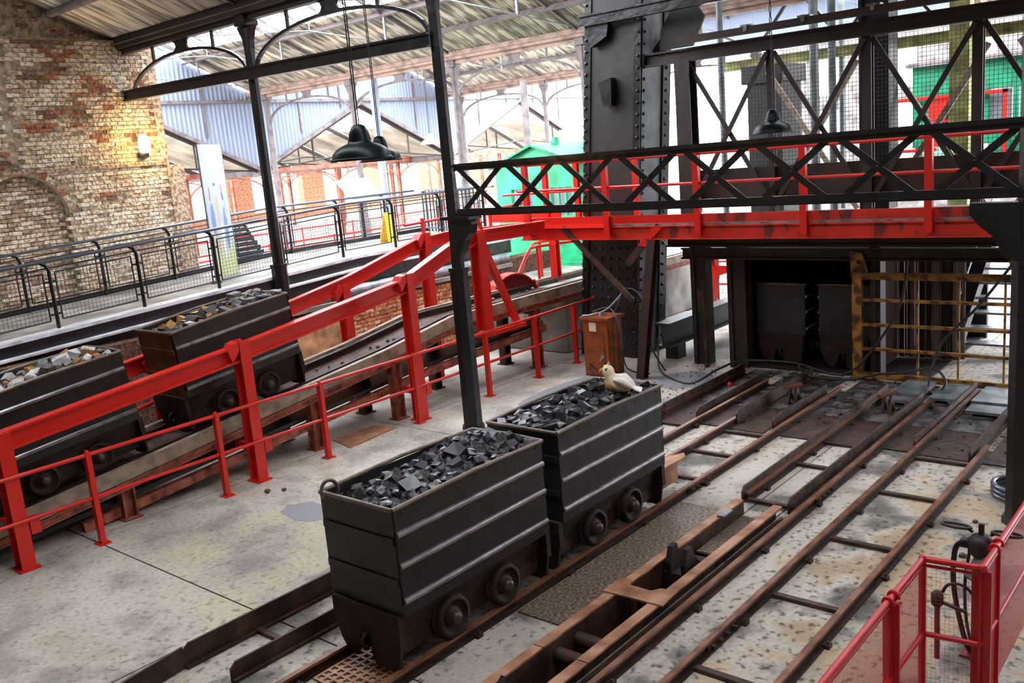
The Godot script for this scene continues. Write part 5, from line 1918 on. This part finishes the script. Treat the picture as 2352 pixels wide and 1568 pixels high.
	cable([Vector3(-6.1, 0.22, -14.15), Vector3(-5.8, 0.14, -13.8), Vector3(-5.2, 0.1, -13.9), Vector3(-4.8, 0.2, -14.0), Vector3(-4.4, 0.24, -14.1), Vector3(-4.0, 0.34, -14.12), Vector3(-3.78, 0.18, -14.0), Vector3(-3.85, 0.03, -13.8), Vector3(-4.02, 0.1, -14.0), Vector3(-3.9, 0.7, -14.2), Vector3(-3.4, 1.3, -14.2), Vector3(-2.95, 1.95, -14.25)], 0.02, "grey cable with a loop lying on the pale treads before the gate", M.cable)
	# coil of hose behind the black column
	org = Vector3(-2.05, 0, -10.3)
	st = S()
	for k in 3:
		var pts = arc_pts(Vector3(-2.03, 0.04 + 0.05 * k, -10.3), Vector3.RIGHT, Vector3(0, 0, 1), 0.26, 0.26, 0.0, TAU, 24)
		tube(st, pts, 0.028, 8)
	single("hose_coil", st, M.rail_steel, "coil of grey hose lying on the floor beside the black column", "hose")
	# wet patches on the concrete
	for q in [[-7.75, -13.3, 0.5, 0.62], [-9.3, -11.9, 0.36, 1.1], [-8.85, -6.2, 0.42, 0.26]]:
		org = Vector3(q[0], 0, q[1])
		rng.seed = int(q[2] * 1000)
		var ring = []
		for k in 18:
			var an = TAU * k / 18
			var rr = rng.randf_range(0.88, 1.08)
			ring.append(Vector3(q[0] + cos(an) * q[2] * rr, 0.001, q[1] + sin(an) * q[3] * rr))
		st = S()
		slabpoly(st, ring, Vector3(0, 0.002, 0))
		single("puddle", st, M.wet, ["shallow puddle on the dusty floor before the black shaft post", "wet patch on the floor beside the rusty cabinet", "small wet patch on the floor beside the front tub"][0 if q[0] > -8 else (1 if q[1] < -10 else 2)], "puddle")
	# bird figure on the coal
	build_bird()
	# banner, information board and floor sign on the walkway
	var b = thing("display_banner", "tall white display banner painted with blue and red figures on the walkway", "banner", Vector3(-14.75, 2.2, -9.35))
	st = S()
	var p0 = Vector3(-14.5, 2.26, -8.9)
	var p1 = Vector3(-15.1, 2.26, -9.75)
	var u = Vector3(0, 2.36, 0)
	var nn = (p1 - p0).cross(u).normalized() * 0.012
	st.set_smooth_group(-1)
	for s in [1, -1]:
		var q = [p0 + nn * s, p1 + nn * s, p1 + u + nn * s, p0 + u + nn * s]
		var uvs = [Vector2(0, 1), Vector2(1, 1), Vector2(1, 0), Vector2(0, 0)]
		for k in [0, 1, 2, 0, 2, 3]:
			st.set_uv(uvs[k])
			st.add_vertex(q[k] - org)
	obj("panel", st, M.banner, b)
	st = S()
	tube(st, [p0, p0 + u], 0.018, 6)
	tube(st, [p1, p1 + u], 0.018, 6)
	beam(st, p0 + Vector3(0, -0.03, 0), p1 + Vector3(0, -0.03, 0), 0.2, 0.05)
	obj("stand", st, M.galv, b)
	var ib = thing("information_board", "blank white sloping information board fixed over the far balustrade", "board", Vector3(-16.3, 2.3, -14.0))
	st = S()
	var a = Vector3(-16.9, 3.72, -13.6)
	hexa(st, [Vector3(-16.2, 3.22, -13.65), Vector3(-16.2, 3.22, -14.6), Vector3(-16.75, 3.72, -14.6), Vector3(-16.75, 3.72, -13.65), Vector3(-16.18, 3.25, -13.65), Vector3(-16.18, 3.25, -14.6), Vector3(-16.73, 3.75, -14.6), Vector3(-16.73, 3.75, -13.65)])
	obj("panel", st, M.white, ib)
	st = S()
	beam(st, Vector3(-16.5, 2.32, -14.1), Vector3(-16.5, 3.46, -14.1), 0.08, 0.08)
	obj("post", st, M.iron, ib)
	var ws = thing("floor_sign", "yellow folding wet-floor sign standing on the walkway", "sign", Vector3(-15.2, 2.34, -13.7))
	for s in [-1, 1]:
		st = S()
		slabpoly(st, [Vector3(-15.2 + 0.13 * s, 2.34, -13.55), Vector3(-15.2 + 0.13 * s, 2.34, -13.85), Vector3(-15.2, 2.98, -13.78), Vector3(-15.2, 2.98, -13.62)], Vector3(0.02 * s, 0, 0))
		obj("leaf", st, M.sign_yellow, ws)
	var bo = thing("bollard", "short dark red bollard standing by the walkway at the end of the brick wall", "bollard", Vector3(-16.75, 1.33, -10.6))
	st = S()
	tube(st, [Vector3(-16.75, 1.33, -10.6), Vector3(-16.75, 2.72, -10.6)], 0.05, 10)
	obj("tube", st, M.stop, bo)
	st = S()
	tube(st, [Vector3(-16.75, 2.6, -10.6), Vector3(-16.75, 2.66, -10.6)], 0.053, 10)
	obj("band", st, M.white, bo)
func build_bird():
	var o = Vector3(-5.3, 1.46, -7.72)
	var t = thing("bird_figure", "cream and tan plush bird with a white wing and tail sitting on the coal", "figure", o)
	var fwd = Vector3(-0.88, 0, 0.47)     # the way it looks
	var st = S()
	var spine = [[-0.12, 0.02, 0.03], [-0.09, 0.06, 0.062], [-0.03, 0.09, 0.085], [0.03, 0.125, 0.083], [0.06, 0.17, 0.068], [0.075, 0.2, 0.058], [0.085, 0.23, 0.064], [0.09, 0.265, 0.062], [0.085, 0.295, 0.045], [0.08, 0.312, 0.012]]
	var pts = []
	var rs = []
	for s in spine:
		pts.append(o + fwd * s[0] + Vector3(0, s[1], 0))
		rs.append(s[2])
	tube(st, pts, rs, 14)
	obj("body", st, M.bird_cream, t)
	st = S()
	tube(st, [o + fwd * 0.02 + Vector3(0, 0.03, 0), o + fwd * 0.06 + Vector3(0, 0.08, 0), o + fwd * 0.085 + Vector3(0, 0.14, 0), o + fwd * 0.09 + Vector3(0, 0.18, 0)], [0.03, 0.066, 0.058, 0.02], 12)
	obj("breast", st, M.bird_tan, t)
	st = S()
	tube(st, [o + fwd * 0.13 + Vector3(0, 0.255, 0), o + fwd * 0.165 + Vector3(0, 0.25, 0), o + fwd * 0.185 + Vector3(0, 0.235, 0)], [0.03, 0.022, 0.006], 8)
	obj("beak", st, M.bird_tan, t)
	var side = fwd.cross(Vector3.UP)
	for s in [-1, 1]:
		st = S()
		tube(st, [o + fwd * 0.1 + Vector3(0, 0.27, 0) + side * 0.05 * s, o + fwd * 0.105 + Vector3(0, 0.272, 0) + side * 0.062 * s], [0.016, 0.008], 8)
		obj("eye", st, M.hose, t)
		st = S()
		var w0 = o + fwd * 0.03 + Vector3(0, 0.17, 0) + side * 0.08 * s
		tube(st, [w0, w0 - fwd * 0.1 + Vector3(0, -0.02, 0) + side * 0.015 * s, w0 - fwd * 0.16 + Vector3(0, -0.07, 0), w0 - fwd * 0.21 + Vector3(0, -0.11, 0)], [0.02, 0.045, 0.034, 0.008], 8)
		obj("wing", st, M.bird_white, t)
	for k in 4:
		st = S()
		var q = side * (k - 1.5) * 0.03
		beam(st, o - fwd * 0.08 + Vector3(0, 0.09, 0) + q * 0.5, o - fwd * 0.25 + Vector3(0, 0.03, 0) + q * 1.5, 0.04, 0.014)
		obj("tail_feather", st, M.bird_white, t)
	st = S()
	tube(st, [o + fwd * 0.08 + Vector3(0, 0.3, 0), o + fwd * 0.078 + Vector3(0, 0.325, 0), o + fwd * 0.076 + Vector3(0, 0.345, 0)], [0.012, 0.018, 0.004], 8)
	obj("crest", st, M.bird_tan, t)

func build_cage():
	# crimson mesh barrier stepping round the lever stand
	var t = thing("mesh_barrier", "crimson tubular barrier with fine red mesh, stepping round the lever stand", "barrier", Vector3(-1.6, 0, -6.5))
	var y = 1.1
	var run = [Vector3(-1.77, 0, -2.2), Vector3(-1.77, 0, -6.06), Vector3(-1.41, 0, -6.1), Vector3(-1.42, 0, -8.6)]
	for i in 3:
		var a = run[i]
		var b = run[i + 1]
		for h in [y, y - 0.045, 0.55]:
			var st = S()
			var r = 0.021 if h == y else (0.012 if h > 0.6 else 0.019)
			tube(st, [a + Vector3(0, h, 0), b + Vector3(0, h, 0)], r, 10)
			obj("rail", st, M.crimson, t)
		var len = (b - a).length()
		var n = int(len / (0.027 if i == 1 else 0.0115))
		var st = S()
		grid(st, a + Vector3(0, 0.06, 0), b - a, Vector3(0, y - 0.1, 0), n, int(1.0 / (0.027 if i == 1 else 0.0115)), 0.0008)
		obj("wire_mesh", st, M.crimson, t)
	# elbows
	for p in [run[1], run[2]]:
		var st = S()
		lathe(st, p + Vector3(0, y - 0.03, 0), [[0.0, 0.0], [0.026, 0.008], [0.03, 0.03], [0.026, 0.052], [0.0, 0.06]], 10)
		obj("elbow", st, M.crimson, t)
	for q in [[-1.77, -3.7, 0.1], [-1.77, -5.42, 0.1], [-1.77, -6.05, 0.045], [-1.42, -6.13, 0.12], [-1.42, -6.5, 0.06], [-1.42, -7.9, 0.06]]:
		var st = S()
		bx(st, q[0] - q[2] * 0.5, q[0] + q[2] * 0.5, 0.0, y - 0.03, q[1] - 0.012, q[1] + 0.012)
		bx(st, q[0] - 0.008, q[0] + 0.008, 0.0, y - 0.03, q[1] - q[2] * 0.4, q[1] + q[2] * 0.4)
		obj("post", st, M.crimson, t)
	for z in [[-1.77, -5.42], [-1.42, -6.5]]:
		for k in 2:
			var st = S()
			tube(st, [Vector3(z[0], y, z[1] - 0.06 + 0.1 * k), Vector3(z[0], y, z[1] - 0.03 + 0.1 * k)], 0.033, 12)
			tube(st, arc_pts(Vector3(z[0], y - 0.02, z[1] - 0.045 + 0.1 * k), Vector3.RIGHT, Vector3.UP, 0.034, 0.05, 0.0, PI, 8), 0.01, 6)
			obj("clamp", st, M.crimson, t)
	# lever stand with valve handles, hoses and a slanting grey plate
	var o = Vector3(-1.63, 0, -6.92)
	var l = thing("lever_stand", "rusty valve stand with looped handles and a grey plate behind the crimson mesh", "valve stand", o)
	var st = S()
	beam(st, o, o + Vector3(0.02, 0.8, 0), 0.09, 0.07)
	bx(st, o.x - 0.1, o.x + 0.12, 0, 0.02, o.z - 0.1, o.z + 0.1)
	obj("pedestal", st, M.stop, l)
	st = S()
	lathe(st, o + Vector3(0.01, 0.8, 0), [[0.05, 0.0], [0.085, 0.04], [0.09, 0.13], [0.05, 0.17], [0.0, 0.18]], 12)
	bx(st, o.x - 0.12, o.x + 0.1, 0.86, 0.92, o.z - 0.03, o.z + 0.03)
	obj("valve_body", st, M.iron_brown, l)
	for s in [-1, 1]:
		st = S()
		var c = o + Vector3(0.02 + 0.17 * s, 1.02, 0.02)
		tube(st, arc_pts(c, Vector3(s, 0.05, 0.1), Vector3(0, 0.16, 0.99), 0.1, 0.06, 0.0, TAU, 20), 0.011, 7)
		tube(st, [o + Vector3(0.02 + 0.06 * s, 0.98, 0), o + Vector3(0.02 + 0.1 * s, 1.01, 0.0)], 0.012, 6)
		obj("looped_handle", st, M.iron_brown, l)
	st = S()
	bx(st, o.x + 0.0, o.x + 0.035, 0.96, 1.06, o.z - 0.015, o.z + 0.015)
	obj("stem", st, M.iron_brown, l)
	st = S()
	hexa(st, [o + Vector3(-0.07, 0.66, 0.1), o + Vector3(0.03, 0.64, 0.14), o + Vector3(0.1, 0.82, 0.06), o + Vector3(0.0, 0.84, 0.02), o + Vector3(-0.07, 0.68, 0.11), o + Vector3(0.03, 0.66, 0.15), o + Vector3(0.1, 0.84, 0.07), o + Vector3(0.0, 0.86, 0.03)])
	obj("slanting_plate", st, M.grey_iron, l)
	var hs = [[Vector3(-0.03, 0.9, 0.02), Vector3(-0.11, 0.9, 0.02), Vector3(-0.16, 0.8, 0.02), Vector3(-0.15, 0.5, 0.05), Vector3(-0.06, 0.1, 0.06), Vector3(0.0, 0.0, 0.0)], [Vector3(-0.22, 0.5, 0.1), Vector3(-0.18, 0.57, 0.1), Vector3(-0.1, 0.58, 0.08), Vector3(-0.02, 0.5, 0.05), Vector3(0.02, 0.3, 0.02)], [Vector3(-0.05, 0.84, 0.05), Vector3(-0.07, 0.6, 0.08), Vector3(-0.05, 0.3, 0.1), Vector3(0.0, 0.05, 0.08)]]
	for h in hs:
		var c = Curve3D.new()
		for i in h.size():
			var d = (h[mini(i + 1, h.size() - 1)] - h[maxi(i - 1, 0)]) / 6.0
			c.add_point(o + h[i], -d, d)
		c.bake_interval = 0.03
		st = S()
		tube(st, Array(c.get_baked_points()), 0.02 if h.size() == 6 else 0.012, 8)
		obj("hose", st, M.hose, l)
	# a second small valve on a pipe
	var vp = Vector3(-1.86, 0, -6.72)
	var v2 = thing("pipe_valve", "small rusty valve with side handle on a pipe behind the crimson mesh", "valve", vp)
	st = S()
	tube(st, [vp, vp + Vector3(0, 0.46, 0)], 0.02, 8)
	obj("pipe", st, M.stop, v2)
	st = S()
	lathe(st, vp + Vector3(0, 0.42, 0), [[0.02, 0.0], [0.045, 0.03], [0.045, 0.1], [0.025, 0.13], [0.0, 0.14]], 10)
	obj("valve_body", st, M.rust, v2)
	st = S()
	tube(st, [vp + Vector3(0.02, 0.47, 0), vp + Vector3(0.2, 0.42, -0.02)], 0.014, 6)
	obj("handle", st, M.iron_brown, v2)
func build_far():
	var st
	# green hut beside the top of the ramp
	var h = thing("green_hut", "bright green wooden hut with a gable and narrow windows behind the ramp", "hut", Vector3(-14, 1.33, -18))
	st = S()
	bx(st, -15.0, -12.5, 1.36, 2.5, -17.2, -17.3)
	bx(st, -15.0, -12.5, 3.15, 3.7, -17.2, -17.3)
	for q in [[-15.0, -14.55], [-13.9, -13.35], [-12.72, -12.5]]:
		bx(st, q[0], q[1], 2.5, 3.15, -17.2, -17.3)
	slabpoly(st, [Vector3(-15.0, 3.7, -17.2), Vector3(-12.5, 3.7, -17.2), Vector3(-13.75, 4.12, -17.2)], Vector3(0, 0, -0.1))
	bx(st, -12.6, -12.5, 1.36, 3.7, -17.3, -19.8)
	bx(st, -15.0, -14.9, 1.36, 3.7, -17.3, -19.8)
	bx(st, -15.0, -12.5, 1.36, 3.7, -19.8, -19.9)
	obj("walls", st, M.green, h)
	st = S()
	for q in [[-15.1, -13.75], [-12.4, -13.75]]:
		beam(st, Vector3(q[0], 3.68, -18.5), Vector3(q[1], 4.16, -18.5), 2.9, 0.05)
	obj("roof", st, M.green_dark, h)
	for q in [[-14.55, -13.9], [-13.35, -12.72]]:
		for k in 4:
			st = S()
			var x = lerpf(q[0], q[1], k / 3.0)
			bx(st, x - 0.02, x + 0.02, 2.5, 3.15, -17.22, -17.28)
			obj("window_bar", st, M.green, h)
		st = S()
		bx(st, q[0], q[1], 2.5, 3.15, -17.25, -17.258)
		obj("pane", st, M.glass, h)
	st = S()
	bx(st, -15.02, -12.48, 1.3, 1.42, -17.14, -17.3)
	bx(st, -13.4, -13.3, 1.36, 2.5, -17.16, -17.2)
	obj("plinth", st, M.green, h)
	st = S()
	tube(st, [Vector3(-13.7, 4.1, -18.0), Vector3(-13.7, 4.3, -18.0)], 0.08, 10)
	obj("vent", st, M.green, h)
	# white tank behind the hut
	org = Vector3(-12.6, 1.33, -21)
	st = S()
	bx(st, -16.2, -13.4, 1.33, 4.55, -21.5, -23.5)
	single("white_block", st, M.white, "plain white block-like enclosure rising behind the green hut", "enclosure")
	# second fence of black bars around the hut
	var bf = thing("bar_fence", "black vertical-bar fence in front of the green hut", "fence", Vector3(-15, 2.3, -15.8))
	for k in 16:
		st = S()
		bx(st, -16.2 + 0.12 * k - 0.012, -16.2 + 0.12 * k + 0.012, 2.34, 3.3, -15.8, -15.83)
		obj("bar", st, M.mesh_black, bf)
	st = S()
	bx(st, -16.3, -13.9, 3.3, 3.34, -15.78, -15.85)
	bx(st, -16.3, -13.9, 2.4, 2.44, -15.78, -15.85)
	obj("rails", st, M.rail_steel, bf)
	# dark slatted rack leaning under the far balustrade
	var rk = thing("slatted_rack", "black slatted rack leaning beside the display banner", "rack", Vector3(-16.7, 1.33, -11.2))
	for k in 13:
		st = S()
		beam(st, Vector3(-16.55 + 0.01 * k, 3.05 - 0.1 * k, -10.5), Vector3(-16.6 + 0.01 * k, 3.05 - 0.1 * k, -11.0 - 0.06 * k), 0.03, 0.085)
		obj("slat", st, M.iron_matt, rk)
	for q in [[-10.55, -10.55], [-11.75, -11.0]]:
		st = S()
		beam(st, Vector3(-16.46, 1.33, q[0]), Vector3(-16.62, 3.1, q[1]), 0.05, 0.05)
		obj("leg", st, M.iron_matt, rk)
	# ---- far left: rows of rust-red posts and beams, brick wall with openings ----
	var fw = setting("wall_far", "pale far brick wall with wide openings")
	for k in 9:
		var z = -9.0 - 5.2 * k
		st = S()
		bx(st, -46.5, -46.0, 1.0, 4.3, z, z - 1.6)
		obj("pier", st, M.far_brick, fw)
		st = S()
		bx(st, -46.5, -46.05, 1.0, 1.9, z - 1.6, z - 5.2)
		obj("sill_wall", st, M.far_brick, fw)
	for row in 3:
		var x = -30.0 - 5.0 * row
		for k in 9:
			var z = -11.0 - 3.4 * k - 0.8 * row
			var t = thing("shed_post", "rust-red steel post with arched brackets in the far low sheds", "post", Vector3(x, 1.33, z), "posts of the far low sheds")
			st = S()
			ibeam(st, Vector3(x, 1.33, z), Vector3(x, 4.15, z), 0.14, 0.14, 0.02, Vector3(0, 0, 1))
			obj("shaft", st, M.far_red, t)
			st = S()
			var pts = arc_pts(Vector3(x, 3.3, z - 1.7), Vector3(0, 0, 1), Vector3.UP, 1.65, 0.7, 0.0, PI, 12)
			for i in 12:
				beam(st, pts[i], pts[i + 1], 0.05, 0.06, Vector3.RIGHT)
			for s in [0.35, 0.75]:
				beam(st, Vector3(x, 3.3 + 0.7 * sqrt(1 - pow(1 - s, 2)), z - 1.7 * s), Vector3(x, 4.1, z - 1.7 * s), 0.05, 0.05)
			obj("bracket", st, M.far_red, t)
		org = Vector3(x, 4.15, -25)
		st = S()
		bx(st, x - 0.08, x + 0.08, 4.08, 4.24, -9.0, -42.0)
		single("shed_beam", st, M.far_red, "long rust-red eaves beam over the posts of the far low sheds", "beam", "eaves beams of the far low sheds")
	# far handrails, red, on the white floor
	for x in [-18.6, -22.5]:
		var hr = thing("floor_rail", "thin red tube rail on the bright floor beyond the walkway", "handrail", Vector3(x, 1.33, -16), "red rails on the far floor")
		for y in [1.85, 2.35]:
			st = S()
			tube(st, [Vector3(x, y, -10.8), Vector3(x - 0.4, y, -26)], 0.025, 6)
			obj("rail", st, M.red, hr)
		for k in 8:
			st = S()
			tube(st, [Vector3(x - 0.05 * k, 1.33, -11 - 2.0 * k), Vector3(x - 0.05 * k, 2.4, -11 - 2.0 * k)], 0.025, 6)
			obj("post", st, M.red, hr)
	# tall pipe columns beyond the ramp
	for q in [[-20.6, -18.6, M.pale_blue], [-19.4, -24.0, M.grey_iron]]:
		org = Vector3(q[0], 1.33, q[1])
		st = S()
		tube(st, [Vector3(q[0], 1.33, q[1]), Vector3(q[0], 6.3, q[1])], 0.12, 12)
		bx(st, q[0] - 0.25, q[0] + 0.25, 1.33, 1.37, q[1] - 0.25, q[1] + 0.25)
		single("pipe_column", st, q[2], "tall plain pipe column standing on the far floor", "column", "pipe columns on the far floor")
	# ---- behind the wire screen ----
	for q in [[-8.55, -16.6, 0.06], [-6.9, -17.0, 0.08], [-6.72, -17.4, 0.07], [-7.7, -20.5, 0.07]]:
		org = Vector3(q[0], 0, q[1])
		st = S()
		tube(st, [Vector3(q[0], 2.4 if q[1] > -18.6 else 0.0, q[1]), Vector3(q[0], 7.4, q[1])], q[2], 10)
		single("guide_pipe", st, M.grey_pipe, "grey vertical guide pipe behind the wire screen", "pipe", "guide pipes behind the screen")
	org = Vector3(-6.05, 2.4, -18)
	st = S()
	bx(st, -6.28, -5.86, 2.4, 7.3, -17.8, -18.1)
	bx(st, -6.34, -6.28, 2.4, 7.3, -17.7, -18.2)
	bx(st, -5.86, -5.8, 2.4, 7.3, -17.7, -18.2)
	single("guide_column", st, M.iron, "black twin-flanged guide column behind the wire screen", "column")
	org = Vector3(-5.2, 2.4, -20)
	st = S()
	bx(st, -5.4, -5.14, 0.0, 7.2, -20.0, -20.2)
	bx(st, -5.14, -5.02, 0.0, 7.2, -19.95, -20.25)
	single("lime_column", st, M.lime, "tall column stained lime green by algae behind the wire screen", "column")
	org = Vector3(-5.5, 5.4, -20)
	st = S()
	ibeam(st, Vector3(-10.5, 5.55, -20.4), Vector3(0, 5.55, -20.4), 0.14, 0.22, 0.03)
	single("lime_beam", st, M.lime, "long beam stained lime green by algae behind the wire screen", "beam")
	org = Vector3(-5.5, 5.8, -20)
	st = S()
	beam(st, Vector3(-10.5, 5.86, -20.3), Vector3(0, 5.86, -20.3), 0.1, 0.14)
	for k in 5:
		beam(st, Vector3(-9.5 + 2 * k, 5.9, -20.3), Vector3(-8.6 + 2 * k, 7.0, -20.3), 0.06, 0.06)
		beam(st, Vector3(-7.7 + 2 * k, 5.9, -20.3), Vector3(-8.6 + 2 * k, 7.0, -20.3), 0.06, 0.06)
	single("rear_truss", st, M.iron, "dark open truss above the lime-stained beam", "truss")
	for k in 3:
		org = Vector3(-8 + 2.2 * k, 2.8, -18.3)
		st = S()
		beam(st, Vector3(-8.4 + 2.3 * k, 5.2, -18.3), Vector3(-6.6 + 2.3 * k, 2.38, -18.3), 0.06, 0.1)
		beam(st, Vector3(-8.4 + 2.3 * k, 2.38, -18.36), Vector3(-6.6 + 2.3 * k, 5.2, -18.36), 0.06, 0.1)
		single("cross_brace", st, M.timber, "pair of crossed brownish braces behind the wire screen", "brace", "crossed braces behind the screen")
	# pale end wall with tall windows, far behind the shaft
	var ew = setting("wall_end", "pale end wall with tall windows far behind the shaft")
	for k in 9:
		st = S()
		bx(st, -16.0 + 2.6 * k, -14.9 + 2.6 * k, -0.5, 7.4, -36.0, -36.4)
		obj("pier", st, M.far_pale, ew)
	for q in [[-0.5, 2.6], [4.6, 5.2], [6.6, 8.6]]:
		st = S()
		bx(st, -16.0, 6.0, q[0], q[1], -36.02, -36.38)
		obj("spandrel", st, M.far_pale, ew)
	# green cabin with a red frame
	var c = thing("green_cabin", "dark green cabin with windows and a red panel behind the wire screen", "cabin", Vector3(-6, 3, -24))
	st = S()
	bx(st, -7.3, -2.0, 4.55, 5.2, -24.0, -24.2)
	bx(st, -7.3, -5.6, 3.3, 4.55, -24.0, -24.2)
	bx(st, -5.6, -2.0, 3.0, 3.5, -24.0, -24.2)
	bx(st, -5.1, -4.98, 3.5, 4.55, -24.0, -24.2)
	bx(st, -4.3, -2.0, 3.5, 4.55, -24.0, -24.2)
	bx(st, -7.3, -7.15, 3.0, 5.2, -24.2, -27.0)
	obj("walls", st, M.green_dark, c)
	st = S()
	bx(st, -7.4, -1.9, 5.2, 5.3, -23.8, -27.2)
	obj("roof", st, M.grey_iron, c)
	st = S()
	bx(st, -7.7, -7.62, 3.0, 4.5, -23.85, -23.95)
	bx(st, -7.7, -5.2, 4.42, 4.5, -23.85, -23.95)
	bx(st, -7.7, -6.7, 3.2, 3.28, -23.85, -23.95)
	bx(st, -5.28, -5.2, 3.0, 4.5, -23.85, -23.95)
	obj("frame", st, M.red, c)
	st = S()
	bx(st, -6.9, -6.1, 3.3, 4.42, -23.9, -23.98)
	var pn = obj("door_panel", st, M.red, c)
	st = S()
	bx(st, -6.6, -6.35, 3.95, 4.15, -23.86, -23.9)
	bx(st, -6.65, -6.3, 3.82, 3.87, -23.86, -23.9)
	obj("vent", st, M.iron, pn)
	for q in [[-5.6, -5.1], [-4.98, -4.3]]:
		st = S()
		bx(st, q[0], q[1], 3.5, 4.55, -24.08, -24.09)
		obj("pane", st, M.glass, c)
	st = S()
	bx(st, -5.6, -5.15, 3.5, 4.5, -24.12, -24.14)
	obj("blind", st, M.hose, c)
	# blue-grey sheeted upstand above the far bay, behind the headframe
	var us = setting("wall_upstand", "pale corrugated upstand above the far bay")
	for k in 12:
		st = S()
		st.set_smooth_group(0)
		var x0 = -16.5 + 0.8 * k
		for i in 32:
			var xa = x0 + 0.025 * i
			var xb = xa + 0.025
			var pa = Vector3(xa, 6.55, -27.0 + sin(xa / 0.1 * TAU) * 0.018)
			var pb = Vector3(xb, 6.55, -27.0 + sin(xb / 0.1 * TAU) * 0.018)
			quad(st, pa, pb, pb + Vector3(0, 1.0, 0), pa + Vector3(0, 1.0, 0))
		obj("corrugated_sheet", st, M.pale_blue, us)
	# red machine and rails seen between the leg and the shaft
	var rm = thing("winch", "red winch frame on the floor seen between the headframe leg and the shaft", "winch", Vector3(-9.6, 0, -18))
	st = S()
	slabpoly(st, [Vector3(-9.9, 0.0, -18), Vector3(-9.75, 0.0, -18), Vector3(-9.6, 1.0, -18), Vector3(-9.3, 1.1, -18), Vector3(-9.3, 1.25, -18), Vector3(-9.6, 1.25, -18), Vector3(-9.62, 2.0, -18), Vector3(-9.8, 2.0, -18)], Vector3(0, 0, -0.2))
	obj("cheek", st, M.red, rm)
	st = S()
	tube(st, [Vector3(-9.7, 1.5, -17.9), Vector3(-9.7, 1.5, -18.6)], 0.16, 12)
	obj("drum", st, M.iron, rm)
	var mf = thing("floor_barrier", "red tube barrier with dark mesh behind the headframe leg", "barrier", Vector3(-9.5, 0, -20))
	for y in [0.5, 1.05]:
		st = S()
		tube(st, [Vector3(-10.6, y, -20), Vector3(-8.0, y, -20.4)], 0.028, 8)
		obj("rail", st, M.red, mf)
	for k in 4:
		st = S()
		tube(st, [Vector3(-10.6 + 0.85 * k, 0, -20 - 0.13 * k), Vector3(-10.6 + 0.85 * k, 1.08, -20 - 0.13 * k)], 0.03, 8)
		obj("post", st, M.red, mf)
	st = S()
	grid(st, Vector3(-10.6, 0.08, -20.02), Vector3(2.6, 0, -0.4), Vector3(0, 0.95, 0), 26, 10, 0.004)
	obj("wire_mesh", st, M.mesh_black, mf)
